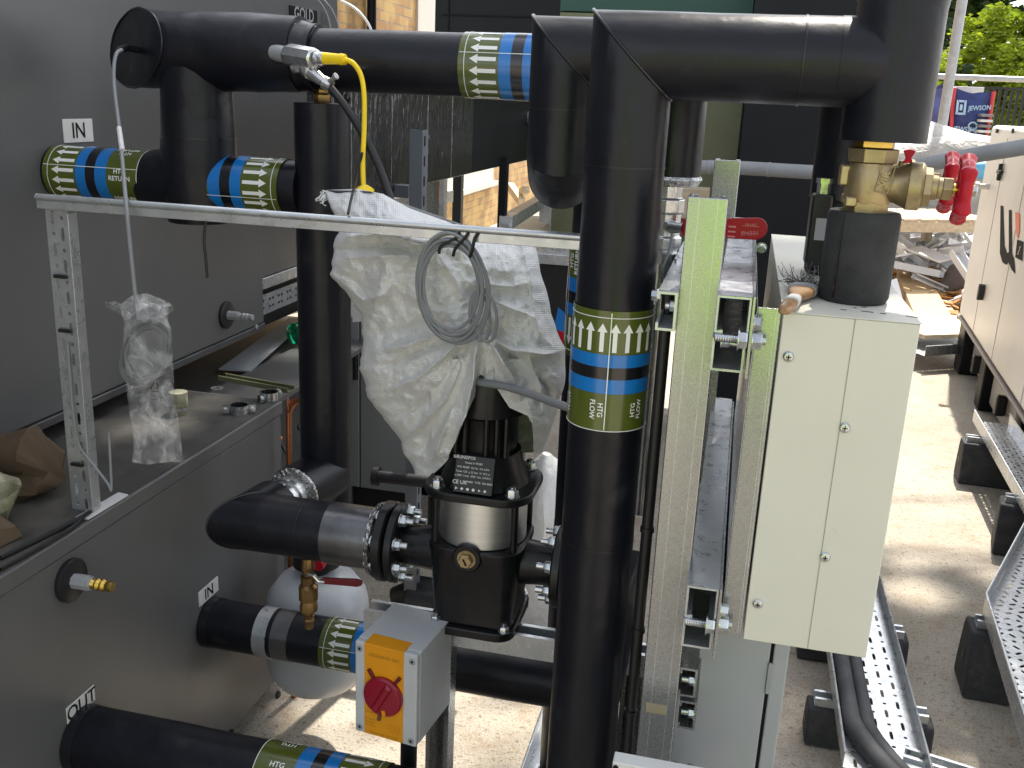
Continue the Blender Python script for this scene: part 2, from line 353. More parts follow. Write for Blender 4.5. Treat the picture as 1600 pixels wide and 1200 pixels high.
def pipe_label(parent, o, d, r, total, words, zero=None, arrows=20, flip=1):
    """olive and blue identification sleeve; o = arrow-tip end, d = away from the tips"""
    k = total/.21; W = Wrap(o, d, r, zero); e = .0008
    base = W.ring(MB(), 0, total, e).obj('label_sleeve', OLIVE, parent)
    mb = MB(); W.ring(mb, .0745*k, .0965*k, e*1.6); W.ring(mb, .1175*k, .1425*k, e*1.6); mb.obj('blue_band', BLUE, base)
    W.ring(MB(), .0965*k, .1175*k, e*1.9).obj('black_band', BLACKL, base)
    mb = MB(); L = 2*math.pi*r; step = L/arrows; hw = step*.40; sw = step*.17
    for i in range(arrows):
        t = (i+.5)*step; x0, x1, x2 = .021*k, .036*k, .07*k
        W.poly(mb, [(x0, t), (x1, t-hw), (x1, t-sw), (x1, t+sw), (x1, t+hw), (x2, t-sw), (x2, t+sw)], [(0, 1, 2, 3, 4), (2, 5, 6, 3)], e*1.6)
    mb.obj('arrow_print', WHITEL, base)
    mb = MB(); W.ring(mb, .011*k, .0122*k, e*1.5); W.ring(mb, total-.0012*k, total, e*1.5); mb.obj('white_line', WHITEL, base)
    mb = MB(); W.poly(mb, [(.002, L*.055), (total-.002, L*.055), (total-.002, L*.055+.0011), (.002, L*.055+.0011)], [(0, 1, 2, 3)], e*2.1); mb.obj('overlap_line', WHITEL, base)
    mb = MB(); n = 6
    for i in range(n):
        t0 = (i+.12)*L/n; sg = flip*(1 if i % 2 == 0 else -1)
        for j, wd in enumerate(words):
            vs, fs = text_geo(wd, .0125*k, .018)
            W.poly(mb, [(.172*k+sg*x, t0+sg*(y*1.+(.0068-.0136*j)*k)) for x, y in vs], fs, e*1.6)
    mb.obj('lettering', WHITEL, base)
    return base
# ------------------------------------------------------------------ the setting
g = MB(); NG = 90
for i in range(NG+1):
    for j in range(NG+1):
        x = -60+120*i/NG; y = -40+120*j/NG; g.v.append((x, y, 0))
for i in range(NG):
    for j in range(NG): g.f.append((i*(NG+1)+j, (i+1)*(NG+1)+j, (i+1)*(NG+1)+j+1, i*(NG+1)+j+1)); g.smooth.append(True)
tag(g.obj('ground', CONC), None, None, kind='structure')

# ------------------------------------------------------------------ air handling unit on the left
XL, XU = -1.025, -1.33
ahu = thing('air_handling_unit', 'large grey air handling unit, upper and lower cabinets filling the left side', 'ventilation unit', (-1.6, 1.2, 0))
lower = MB().box((-2.4, -.6, .05), (XL, 2.05, .742)).obj('lower_cabinet', AHU, ahu, bevel=.004)
MB().box((-2.35, -.5, 0), (XL-.05, 2.0, .052)).obj('plinth', AHUD, ahu)
MB().box((-2.4, -.6, .7445), (XL+.004, 2.053, .776)).obj('shelf_edge', AHU, ahu, bevel=.003)
MB().box((-1.5, -.6, .7762), (XL-.004, 2.04, .7775)).obj('shelf_top', SHELF, ahu)
up = MB().box((-2.4, -.6, .832), (XU, 2.568, 2.05)).obj('upper_cabinet', AHU, ahu, bevel=.004)
MB().box((-2.4, -.6, .812), (XU+.004, 2.57, .8305)).obj('bottom_rail', AHUD, ahu, bevel=.003)
MB().box((-2.4, -.6, .7765), (XU-.14, 2.5, .8115)).obj('recess_back', AHUD, ahu)
rear = MB().box((-2.4, 2.5705, .96), (XU-.012, 3.16, 2.05)).obj('rear_cabinet', AHU, ahu, bevel=.004)
MB().box((-2.4, 2.572, .925), (XU-.006, 3.2, .9585)).obj('rear_rail', GALVB, ahu, bevel=.003)
mb = MB(); T = [.0, .012, .026, .034, .048, .06]; S = [2.575+.02*i for i in range(40)]
mb.perf((XU-.02, 0, .845), (0, 1, 0), (0, 0, 1), S, T, {(i, j): (.007, .004) for i in range(39) for j in (1, 3) if i % 3 != 2}); mb.obj('slotted_rail', GALVB, ahu, solid=.0015)
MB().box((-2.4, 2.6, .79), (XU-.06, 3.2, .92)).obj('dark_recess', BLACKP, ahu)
MB().box((-2.4, 2.06, .10), (-1.2, 3.2, .70)).obj('lower_section', AHUD, ahu)
MB().box((-1.32, 2.06, .70), (XL-.1, 3.0, .716)).obj('ledge', AHU, ahu, bevel=.002)
mb = MB()
mb.box((XL+.0003, 1.02, .08), (XL+.0018, 1.0225, .70)); mb.obj('panel_seam', AHUD, lower)
MB().box((XU+.0003, 1.30, .84), (XU+.0012, 1.302, 2.04)).obj('panel_seam', AHUD, up)
for q in (at(360, 1146, x=XL+.001), at(467, 667, x=XL+.001), at(433, 1085, x=XL+.001)):
    MB().lathe([(0, .010), (.004, .010), (.007, .007)], q, (1, 0, 0), 16).obj('screw_cap', BLACKP, lower)
for q in (at(400, 511, x=XU), at(300, 105, x=XU)): MB().lathe([(0, .008), (.003, .008), (.005, .005)], q, (1, 0, 0), 14).obj('screw_cap', GREYP, up)
def port(pos, par, brass):
    b = MB().lathe([(0, .037), (.008, .037), (.010, .034)], pos, (1, 0, 0), 40).obj('port_seal', BLACKP, par)
    p = pos+V((.010, 0, 0))
    MB().lathe([(0, .013), (.03, .013), (.03, .011), (.034, .0105)], p, (1, 0, 0), 8, smooth=False).obj('port_fitting', GREYP, b)
    MB().lathe([(.034, .009), (.04, .0075), (.045, .0105), (.05, .0075), (.055, .0105), (.06, .0075), (.064, .009), (.072, .008)], p, (1, 0, 0), 20).obj('port_nipple', BRASSP if brass else GREYP, b)
port(at(108, 906, x=XL), lower, True); port(at(352, 492, x=XU), up, False)
def wall_plate(par, x, c0, c1, body, size, sk=0.):
    """c0, c1: two opposite corners in (y, z); the text reads along +Y on a face that looks to +X"""
    y0, z0 = c0; y1, z1 = c1
    pl = MB().box((x+.0004, y0, z0), (x+.0025, y1, z1)).obj('label_plate', LABEL, par, bevel=.0006)
    flat_text(MB(), body, size, (x+.0031, (y0+y1)/2, (z0+z1)/2-.001), (0, 1, 0), (0, 0, 1), .012).obj('lettering', DARKPRINT, pl)
    return pl
a, b = at(96, 186, x=XU), at(145, 221, x=XU); wall_plate(up, XU, (a.y, b.z), (b.y, a.z), 'IN', .043)
a, b, c = at(309, 926, x=XL), at(339, 899, x=XL), at(311, 948, x=XL); wall_plate(lower, XL, (a.y, c.z), (b.y, a.z), 'IN', .036)
a, b, c = at(102, 1107, x=XL), at(145, 1067, x=XL), at(104, 1132, x=XL); wall_plate(lower, XL, (a.y, c.z), (b.y, a.z), 'OUT', .036)
a, b = at(457, 8, x=XU), at(500, 36, x=XU)
pl = MB().box((XU-.0115, a.y, b.z-.005), (XU-.0085, b.y, a.z)).obj('name_plate', DARKPRINT, rear, bevel=.0006)
flat_text(MB(), 'GOLD', .052, (XU-.0078, (a.y+b.y)/2, (a.z+b.z)/2-.003), (0, 1, 0), (0, 0, 1), .02, .95).obj('lettering', GREYP, pl)
flat_text(MB(), 'RX', .052, (XU-.0115, b.y+.06, (a.z+b.z)/2-.003), (0, 1, 0), (0, 0, 1), .01, .9).obj('lettering', AHUD, rear)

# ------------------------------------------------------------------ loose things on the shelf
ZS = .7778
def clamp(u, v, rz, label):
    p = at(u, v, z=ZS); t = thing('pipe_clamp', label, 'pipe clamp', p, 'pipe clamps on the shelf edge'); M = Matrix.Translation(p) @ Matrix.Rotation(rz, 4, 'Z')
    n = 30; mb = MB(); prof = [(0, .021), (.020, .021), (.020, .023), (0, .023)]
    mb.lathe(prof+[prof[0]], p, (0, 0, 1), n, False); mb.obj('band', ZINC, t)
    MB().lathe([(.001, .0185), (.0195, .0185), (.0195, .0208), (.001, .0208), (.001, .0185)], p, (0, 0, 1), n, False).obj('rubber_lining', BLACKP, t)
    for sx in (-1, 1):
        mb = MB(); mb.box((sx*.022 if sx > 0 else -.036, -.0045, .001), (.036 if sx > 0 else -.022, -.0025, .019), M); mb.box((sx*.022 if sx > 0 else -.036, .0025, .001), (.036 if sx > 0 else -.022, .0045, .019), M); mb.obj('lug', ZINC, t)
        q = M @ V((sx*.03, -.005, .010)); hexbolt(MB(), q, M.to_3x3() @ V((0, -1, 0)), .005, .004).obj('screw', ZINC, t)
clamp(374, 645, .5, 'closed zinc pipe clamp with black lining, left of the two clamps'); clamp(421, 624, 1.3, 'bright pipe clamp nearest the copper pipe, right of the two clamps')
p = at(339, 607, z=ZS); tag(MB().lathe([(0, .007), (0, .015), (.002, .015), (.002, .007), (0, .007)], p, (0, 0, 1), 28, False).obj('washer', ZINC), 'flat zinc washer lying on the dusty shelf', 'washer')
a, b = at(347, 592, z=ZS), at(455, 612, z=ZS); mb = MB(); mb.channel(a, b, (0, 0, 1), .03, .012, .002, .004); tag(mb.obj('metal_trim', OLIVEC), 'dull metal trim strip lying across the far shelf', 'metal trim')
a, b = at(372, 580, z=.7165), at(466, 500, z=.7165)
mb = MB(); d = (b-a).normalized(); s_ = V((0, 0, 1)).cross(d)*.035; mb.hexa([a+s_*1.6, a-s_, b-s_, b+s_], [q+V((0, 0, .004)) for q in (a+s_*1.6, a-s_, b-s_, b+s_)]); tag(mb.obj('sheet_offcut', GREYL), 'grey sheet metal offcut leaning along the far ledge', 'metal offcut')
p = at(157, 791, z=ZS); a = V((.0, 1, 0)); mb = MB(); mb.hexa([p+V((.016, -.055, .0)), p+V((.018, .055, .0)), p+V((-.004, .058, .0)), p+V((-.010, -.055, .0))], [p+V((.016, -.055, .0012)), p+V((.018, .055, .003)), p+V((-.004, .058, .003)), p+V((-.010, -.055, .0012))]); tag(mb.obj('paper_strip', LABEL), 'white paper strip on the shelf edge beside the slotted post', 'paper')
# clear cap and bottle
p = at(280, 645, z=ZS); t = thing('jubilee_roll', 'small crumpled clear roll standing on the shelf behind the hanging bag', 'plastic roll', p)
MB().lathe([(0, .021), (.012, .0215), (.035, .02), (.05, .0205), (.052, .015)], p, (0, 0, 1), 26).obj('roll', WOOL, t); MB().lathe([(.008, .0222), (.016, .0222)], p, (0, 0, 1), 26, False).obj('band', CHROME, t)
p = at(455, 540, z=.7165); t = thing('green_bottle', 'green transparent plastic bottle lying behind the black vertical pipe', 'bottle', p)
q = p+V((0, 0, .036)); dd = V((.35, .9, 0)).normalized()
MB().lathe([(0, .012), (.004, .026), (.012, .033), (.05, .036), (.055, .034), (.06, .036), (.12, .036), (.16, .02), (.175, .013), (.19, .013)], q, dd, 30).obj('body', GREENGL, t)
MB().lathe([(.188, .0155), (.205, .0155)], q, dd, 24).obj('cap', BLACKP, t)
# wrapped mineral wool and card in the gap at the left
p = at(60, 850, z=ZS); mb = MB()
pts = [(-.34, .98), (-.10, .98), (-.085, 1.10), (-.15, 1.235), (-.34, 1.24)]
def blob(path, rad, sc_, amp, seed, n=26, flat=1.):
    mb = MB(); P = [V(q) for q in path]; rings = []
    for k, q in enumerate(P):
        d = (P[min(k+1, len(P)-1)]-P[max(k-1, 0)]).normalized(); a_, b_, _ = frame(d)
        for i in range(n):
            th = 2*math.pi*i/n; e = a_*math.cos(th)+b_*math.sin(th)*flat; pt = q+e*rad[k]; ns = noise.noise(pt*sc_+V((seed, 0, 0)))+.5*abs(noise.noise(pt*sc_*2.3+V((0, seed, 0))))
            mb.v.append(tuple(pt+e*amp*ns))
    for k in range(len(P)-1):
        for i in range(n): mb.f.append((k*n+i, k*n+(i+1) % n, (k+1)*n+(i+1) % n, (k+1)*n+i)); mb.smooth.append(True)
    mb.f += [tuple(reversed(range(n))), tuple(range((len(P)-1)*n, len(P)*n))]; mb.smooth += [True, True]
    return mb
c0 = at(20, 800, z=ZS+.03)
mb = blob([c0+V((-.13+.016*i, -.21+.036*i, .024)) for i in range(8)], [.02, .05, .054, .056, .052, .048, .04, .010], 26, .026, 3)
for i, q in enumerate(mb.v): mb.v[i] = (q[0], q[1], max(q[2], ZS+.001))
tag(mb.obj('wrapped_insulation', WOOL), 'crumpled pale wrapped insulation offcut lying at the left end of the shelf', 'insulation')
a, b = at(20, 735, z=ZS), at(87, 712, z=ZS)
t = thing('brown_sacking', 'crumpled dusty brown sacking pushed under the upper cabinet', 'sacking', a)
c = at(70, 770, z=ZS); bl_ = blob([c+V((-.10, -.02, .035)), c+V((-.06, -.02, .045)), c+V((-.02, -.01, .045)), c+V((.015, .0, .035)), c+V((.03, .005, .02))], [.02, .04, .044, .036, .008], 30, .05, 12, 40)
for i, q in enumerate(bl_.v): bl_.v[i] = (q[0], q[1], max(q[2], ZS+.001))
bl_.obj('sacking', CARD, t)
p = at(8, 850, z=ZS); tag(MB().hexa([p+V((-.10, -.06, 0)), p+V((.0, -.05, 0)), p+V((.012, .03, 0)), p+V((-.08, .03, 0))], [p+V((-.07, -.06, .06)), p+V((-.005, -.05, .045)), p+V((-.0, .03, .02)), p+V((-.06, .03, .05))]).obj('torn_cardboard', CARD, bevel=.004), 'torn brown cardboard scrap at the very left of the shelf', 'cardboard')
# cables lying on the edge
def wire(name, pts, r, m, label, cat, n=8, sm=4, parent=None):
    P = smooth_path(pts, sm); o = MB().tube(P, r, n).obj(name, m, parent)
    return tag(o, label, cat) if label else o
def smooth_path(pts, k=6):
    P = [V(p) for p in pts]; out = []
    for i in range(len(P)-1):
        p0 = P[max(i-1, 0)]; p1 = P[i]; p2 = P[i+1]; p3 = P[min(i+2, len(P)-1)]
        for j in range(k):
            t = j/k; out.append(.5*((2*p1)+(-p0+p2)*t+(2*p0-5*p1+4*p2-p3)*t*t+(-p0+3*p1-3*p2+p3)*t**3))
    out.append(P[-1]); return out
zz = ZS+.004
wire('black_cable', [at(0, 872, z=zz), at(45, 850, z=zz), at(90, 828, z=zz), at(120, 812, z=zz+.003), at(140, 800, z=zz)], .0042, BLACKP, 'black cable trailing along the dusty shelf edge at the left', 'cable')
wire('thin_cable', [at(0, 889, z=zz), at(50, 862, z=zz), at(110, 826, z=zz), at(132, 806, z=zz)], .003, BLACKP, 'thin black wire beside the cable on the shelf edge', 'cable')
# ------------------------------------------------------------------ support frame on the left: slotted post and top rail
PX0, PX1, PY = -1.078, -1.037, 1.357
fr = thing('support_frame', 'galvanised slotted post with a long top rail running to the flow pipe', 'steel frame', (-1.058, PY, .778))
mb = MB(); H = 1.297-.7785; z0 = .7785
n = 20; T = [0]+[H*i/n for i in range(1, n+1)]
mb.perf((PX0, PY, z0), (1, 0, 0), (0, 0, 1), [0, .006, .0185, .0225, .035, .041], T, {(i, j): ((.0032, .0108) if (j+i//2) % 2 else (.0032, .0034)) for i in (1, 3) for j in range(n) if (j*7+i) % 11})
mb.box((PX0, PY+.001, z0), (PX0+.003, PY+.021, z0+H)); mb.box((PX1-.003, PY+.001, z0), (PX1, PY+.021, z0+H))
post = mb.obj('slotted_post', GALVB, fr, solid=.0009)
MB().box((PX1+.0005, PY-.006, z0), (PX1+.004, PY+.016, z0+H-.004)).obj('angle_leg', GALVB, fr, bevel=.0006)
rail = MB(); rail.box((-1.083, PY-.010, 1.298), (-.13, PY+.032, 1.3005)); rail.box((-1.083, PY-.0125, 1.2985), (-.13, PY-.0102, 1.317)); rail.lathe([(0, .0055), (.953, .0055)], (-1.083, PY-.0115, 1.3165), (1, 0, 0), 10)
rail.obj('top_rail', GALVB, fr, bevel=.0007)
for zt in (1.10, .865, 1.19):
    M = Matrix.Translation(V(((PX0+PX1)/2, PY-.003, zt))); MB().box((-.012, -.004, -.003), (.012, .001, .003), M).obj('cable_tie', BLACKP, fr, bevel=.001)
wire('loose_cable', [V((-1.056, PY-.003, 1.08)), V((-1.055, PY-.006, .97)), V((-1.05, PY-.006, .905)), V((-1.02, PY-.01, .87)), V((-.995, PY-.012, .842)), V((-.99, PY-.012, .83)), V((-.992, PY-.006, .85)), V((-.994, PY, .93))], .0022, CABLEG, 'thin grey cable tied to the slotted post with its loose end bent up', 'cable')

# ------------------------------------------------------------------ insulated pipes
def seam(par, o, d, r, w_=.004, h=.0012, m=TAPE):
    return MB().lathe([(-w_/2, r-.001), (-w_/2, r+h), (w_/2, r+h), (w_/2, r-.001)], o, d, 40, False).obj('tape_seam', m, par)
def mitre_bead(par, c, d0, d1, r, rad=.0018):
    """raised line where two straight lengths meet on the slant"""
    d0, d1 = V(d0).normalized(), V(d1).normalized(); a, b, _ = frame(d0); nn = (d0+d1).normalized(); P = []
    for i in range(49):
        t = 2*math.pi*i/48; q = (a*math.cos(t)+b*math.sin(t))*(r+.0002); P.append(V(c)+q-d0*(q.dot(nn)/d0.dot(nn)))
    return MB().tube(P, rad, 6, False).obj('mitre_seam', TAPE, par)

# return header: tee, riser, short branches, long straight run, drop behind the flow pipe
YR = 1.72; ZR = 1.556
A = at(92, 268, x=XU); zr = A.z
RX = -1.015
ret = thing('return_pipe', 'black insulated return pipe with a capped tee at the left, running to the mitred elbows', 'insulated pipe', (RX, YR, zr))
# tee sleeve: its left end is cut on the slant so the flat cap looks out to the front
tl = MB(); n = 48; rT = .0695; ax0, ax1 = -1.139, -.80; cut = V((-.74, -.66, .08)).normalized(); rings = 16
for k in range(rings+1):
    for i in range(n):
        t = 2*math.pi*i/n; e = V((0, math.cos(t), math.sin(t))); o = V((ax0, YR, ZR))+e*rT
        x0 = -(e.y*rT*cut.y+e.z*rT*cut.z)/cut.x*1.6
        x = (ax0+x0)*(1-k/rings)+ax1*(k/rings); pt = V((x, YR+e.y*rT, ZR+e.z*rT)); taper = 1-.06*max(0, (k-rings*.75)/(rings*.25))
        wv = .045*noise.noise(pt*11)+.03*noise.noise(pt*27)
        tl.v.append((x, YR+e.y*rT*(taper+wv*.8), ZR+e.z*rT*(taper+wv*.8)))
for k in range(rings):
    for i in range(n): tl.f.append((k*n+i, k*n+(i+1) % n, (k+1)*n+(i+1) % n, (k+1)*n+i)); tl.smooth.append(True)
tl.f.append(tuple(reversed(range(n)))); tl.smooth.append(False); tl.f.append(tuple(range(rings*n, rings*n+n))); tl.smooth.append(True)
tee = tl.obj('tee_sleeve', RUB, ret, ang=50)
capc = sum((V(tl.v[i]) for i in range(n)), V())/n; nrm = cut
cap_rim = [V(tl.v[i])+(V(tl.v[i])-capc).normalized()*.001 for i in range(n)]+[V(tl.v[0])]
MB().tube(cap_rim, .0024, 6, False).obj('cap_seam', TAPE, tee)
MB().tube([V((RX, YR, ZR-.03)), V((RX, YR, 1.46)), V((RX, YR, 1.405)), V((RX-.004, YR, 1.33)), V((RX-.004, YR, 1.242))], [.060, .0655, .068, .0725, .06], 40, wob=.05, wscale=10, sub=0).obj('riser_sleeve', RUB, ret)
mb = MB().tube([V((RX, YR, ZR-.03)), V((RX, YR, 1.25))], .0655, 44, wob=.05, wscale=9, sub=.012); mb.obj('riser', RUB, ret)
seam(ret, (RX, YR, 1.40), (0, 0, 1), .0678, .003, .0012)
rB = .0505
MB().tube([V((XU-.02, YR, zr)), V((-.80, YR, zr))], rB, 40, wob=.02, wscale=14, sub=.02).obj('branch', RUB, ret)
MB().tube([V((RX-.115, YR, zr-.002)), V((RX-.03, YR, zr))], [.0515, .066], 40, wob=.05, wscale=14, sub=0).obj('elbow_sleeve', RUB, ret)
pipe_label(ret, (XU+.006, YR, zr), (1, 0, 0), rB+.0012, .205, ('HTG', 'RETURN'), arrows=17)
pipe_label(ret, (-.832, YR, zr), (-1, 0, 0), rB+.0012, .205, ('HTG', 'RETURN'), arrows=17)
rH = .0535; HX1 = -.235
MB().tube([V((-.81, YR, ZR-.007)), V((HX1, YR, ZR-.007)), V((HX1, YR, .06))], rH, 44, wob=.018, wscale=12, sub=.03).obj('header', RUB, ret)
seam(ret, (-.772, YR, ZR-.006), (1, 0, 0), .0585, .01, .002)
MB().tube([V((-.815, YR, ZR-.002)), V((-.77, YR, ZR-.006))], [.0635, .0555], 40, wob=.07, wscale=30).obj('wrapped_joint', TAPE, ret)
a = at(716, 100, y=YR-.05); pipe_label(ret, (a.x, YR, ZR-.007), (1, 0, 0), rH+.001, .20, ('HTG', 'RETURN'), arrows=18)
b = at(890, 520, y=YR-.05); pipe_label(ret, (HX1, YR, b.z-.045), (0, 0, 1), rH+.001, .21, ('HTG', 'RETURN'), arrows=18, zero=(-1, -1.3, 0))

# elbow of the second pipe behind the flow pipe
Y2, X2, Z2, R2 = 1.27, -.232, 1.553, .0455
rt2 = thing('rear_mitred_pipe', 'black insulated pipe with a slanted elbow seam just behind the flow pipe', 'insulated pipe', (X2, Y2, Z2))
MB().tube([V((.125, Y2, Z2)), V((X2, Y2, Z2)), V((X2, Y2, 1.43)), V((X2-.004, Y2+.035, 1.405)), V((X2-.004, Y2+.14, 1.405))], R2, 44, wob=.018, wscale=12, sub=.02).obj('elbow', RUB, rt2)
mitre_bead(rt2, (X2, Y2, Z2), (-1, 0, 0), (0, 0, -1), R2)
seam(rt2, (X2, Y2, 1.487), (0, 0, 1), R2, .0016, .0004)
MB().tube([V((-.092, Y2, Z2-.02)), V((-.092, Y2, 1.413))], .0385, 36, wob=.02, wscale=12, sub=.03).obj('drop', RUB, rt2)
MB().lathe([(0, .02), (0, .039), (-.004, .041), (-.012, .036), (-.013, .02)], (-.092, Y2, 1.4135), (0, 0, 1), 60, False).obj('torn_foil_end', FOIL, rt2)
MB().tube([V((.122, Y2, Z2-.02)), V((.122, Y2, 1.398))], .042, 36, wob=.02, wscale=12, sub=.03).obj('drop', RUB, rt2)

# flow pipe: riser, mitred elbow, top run, fat tee over the gate valve
YF, XF, ZF, RF = 1.10, -.130, 1.548, .0445
flow = thing('flow_pipe', 'tall black flow pipe in front with a mitred top elbow, tee over the brass valve', 'insulated pipe', (XF, YF, 0))
MB().tube([V((XF, YF, .0)), V((XF, YF, ZF)), V((.095, YF, ZF))], RF, 56, wob=.016, wscale=12, sub=.02).obj('riser', RUB, flow)
mitre_bead(flow, (XF, YF, ZF), (0, 0, 1), (1, 0, 0), RF)
for z in (1.432, .985): seam(flow, (XF, YF, z), (0, 0, 1), RF+.0003, .0016, .0004)
seam(flow, (.045, YF, ZF), (1, 0, 0), RF+.0003, .002, .0006)
TX = .1355
MB().tube([V((TX, YF, 1.472)), V((TX, YF, 1.478)), V((TX, YF, 1.60)), V((TX+.001, YF, 1.617)), V((TX+.001, YF, 1.80))], [.038, .0425, .043, .0438, .0435], 52, wob=.02, wscale=14, sub=0).obj('tee_end', RUB, flow)
MB().tube([V((TX, YF, 1.472)), V((TX, YF, 1.80))], .043, 52, wob=.02, wscale=13, sub=.012).obj('tee_riser', RUB, flow)
MB().tube([V((.08, YF, ZF)), V((.10, YF, ZF)), V((TX-.012, YF, ZF)), V((TX, YF, ZF))], [.0447, .0452, .0425, .037], 44, wob=.03, wscale=20, sub=0).obj('tee_branch', RUB, flow)
seam(flow, (TX, YF, 1.612), (0, 0, 1), .0438, .006, .0014)
zt = at(945, 484, y=YF-.04).z; zb = at(945, 672, y=YF-.04).z
pipe_label(flow, (XF, YF, zt), (0, 0, -1), RF+.0012, zt-zb, ('HTG', 'FLOW'), arrows=20, zero=(-.28, -1, 0))

# pump suction pipe: black column, foot and elbow
XC, YC, RC = -.763, 1.72, .0505
YP, ZPx = 1.47, .748
EX = -.796
colm = thing('pump_suction_pipe', 'black vertical pipe column whose foot elbows forward to the pump flange', 'insulated pipe', (XC, YC, ZPx))
MB().tube([V((XC, YC, ZPx-.06)), V((XC, YC, 1.473)), V((XC, YC, 1.474))], [RC, RC, RC-.004], 44, wob=.014, wscale=12).obj('column', RUB, colm)
mb = MB().tube([V((XC, YC, ZPx)), V(((XC*.54+EX*.46), (YC*.54+YP*.46), ZPx))], RC+.004, 44, wob=.03, wscale=14, sub=.02); mb.obj('foot', RUB, colm)
d_ = (V((EX, YP, ZPx))-V((XC, YC, ZPx))).normalized(); q = V((XC, YC, ZPx))+d_*.118
MB().lathe([(-.002, .028), (-.001, .054), (.004, .053), (.006, .03)], q, d_, 70, False).obj('foil_edge', FOIL, colm)
MB().cyl(q, q+d_*.08, .037, n=36).obj('bare_pipe', CHROME, colm)
MB().cyl(q+d_*.012, q+d_*.03, .041, n=36).obj('grooved_coupling', CHROME, colm)
for k in range(2): hexbolt(MB(), q+d_*(.014+.014*k)+V((.036, 0, -.012)), (1, -.5, 0), .007, .007, .008).obj('coupling_bolt', ZINC, colm)
MB().tube([V((EX, YP, ZPx))-d_*.068, V((EX, YP, ZPx)), V((-.53, YP, ZPx))], .053, 48, wob=.022, wscale=12, sub=.02).obj('elbow_pipe', RUB, colm)
mitre_bead(colm, (EX, YP, ZPx), d_, (1, 0, 0), .053)
Wrap((0, YP, ZPx), (1, 0, 0), .0532).ring(MB(), -.645, -.532, .0014).obj('grey_tape_band', GREYTAPE, colm)
seam(colm, (-.69, YP, ZPx), (1, 0, 0), .0532, .003, .0004)
# brass vent on top of the column
t = colm; MB().lathe([(0, .014), (.004, .016), (.014, .016), (.018, .012), (.03, .012), (.032, .009), (.04, .009)], (XC, YC, 1.474), (0, 0, 1), 8, smooth=False).obj('vent_plug', BRONZE, t)

# lower pipes out of the unit
def low_pipe(u0, v0, u1, v1, x_end, label, r=.052, n_=44):
    a, b = at(u0, v0, x=XL), at(u1, v1, x=XL); c = (a+b)/2; c.z -= .012 if r > .053 else 0; t = thing('lower_pipe', label, 'insulated pipe', c, 'pipes out of the lower cabinet')
    MB().tube([V((XL-.01, c.y, c.z)), V((x_end, c.y, c.z))], r, n_, wob=.018, wscale=12, sub=.03).obj('insulation', RUB, t); seam(t, (XL+.012, c.y, c.z), (1, 0, 0), r, .02, .002); return t, c
lin, c1 = low_pipe(335, 938, 318, 1005, -.20, 'black insulated pipe entering the lower cabinet beside its IN plate')
lout, c2 = low_pipe(150, 1112, 100, 1175, .35, 'black insulated pipe leaving the lower cabinet under its OUT plate', .056)
W = Wrap((0, c1.y, c1.z), (1, 0, 0), .0525); q = at(408, 970, y=c1.y-.04); W.ring(MB(), q.x-.018, q.x+.012, .001).obj('silver_band', GALVB, lin); W.ring(MB(), q.x+.022, q.x+.06, .001).obj('silver_band', GREYTAPE, lin)
q = at(497, 1000, y=c1.y-.05); pipe_label(lin, (q.x, c1.y, c1.z), (1, 0, 0), .053, .20, ('HTG', 'FLOW'), arrows=17)
q = at(388, 1180, y=c2.y-.05); pipe_label(lout, (q.x+.215, c2.y, c2.z), (-1, 0, 0), .057, .215, ('HTG', 'FLOW'), arrows=17)
# ------------------------------------------------------------------ pump stand
std = thing('pump_stand', 'galvanised strut beam on legs carrying the black pump', 'steel frame', (-.40, 1.47, 0))
BZ = .6325
MB().channel((-.565, 1.445, BZ-.041), (-.06, 1.445, BZ-.041), (0, 0, 1)).obj('beam', GALVB, std)
MB().channel((-.427, 1.4655, 0), (-.427, 1.4655, BZ-.0425), (0, -1, 0)).obj('leg', GALV, std)
MB().channel((-.09, 1.4655, 0), (-.09, 1.4655, BZ-.0425), (0, -1, 0)).obj('leg', GALV, std)
BZ = .6065; MB().box((-.475, 1.40, 0), (-.38, 1.50, .005)).obj('foot_plate', GALV, std)

# ------------------------------------------------------------------ pump
PCX = -.368
pump = thing('circulation_pump', 'black vertical circulation pump with a stainless sleeve, half under a white bag', 'pump', (PCX, YP, BZ))
def rrect(w, h, r, n=5):
    o = []
    for cx, cy, a0 in ((w/2-r, h/2-r, 0), (-w/2+r, h/2-r, 90), (-w/2+r, -h/2+r, 180), (w/2-r, -h/2+r, 270)):
        for i in range(n+1): t = R(a0+90*i/n); o.append((cx+r*math.cos(t), cy+r*math.sin(t)))
    return o
mb = MB(); mb.prism(rrect(.150, .165, .03), (PCX, YP, BZ+.001), (1, 0, 0), (0, 1, 0), (0, 0, .016)); mb.obj('foot_plate', CAST, pump, bevel=.003)
mb = MB(); sec = [(BZ+.0175, .138, .14, .022), (.64, .136, .138, .022), (.735, .150, .150, .03), (.757, .160, .160, .04), (.764, .160, .160, .04)]
n_ = 24
for z, w_, h_, r_ in sec: mb.v += [(PCX+x, YP+y, z) for x, y in rrect(w_, h_, r_)]
for k in range(len(sec)-1):
    for i in range(n_): mb.f.append((k*n_+i, k*n_+(i+1) % n_, (k+1)*n_+(i+1) % n_, (k+1)*n_+i)); mb.smooth.append(True)
mb.f += [tuple(reversed(range(n_))), tuple(range((len(sec)-1)*n_, len(sec)*n_))]; mb.smooth += [False, False]
mb.obj('volute_block', CAST, pump, bevel=.0025, ang=50)
q = at(730, 893, y=YP-.075)
b = MB().lathe([(-.006, .025), (.004, .025), (.007, .022)], (q.x, YP-.075, q.z), (0, -1, 0), 32).obj('plug_boss', CAST, pump)
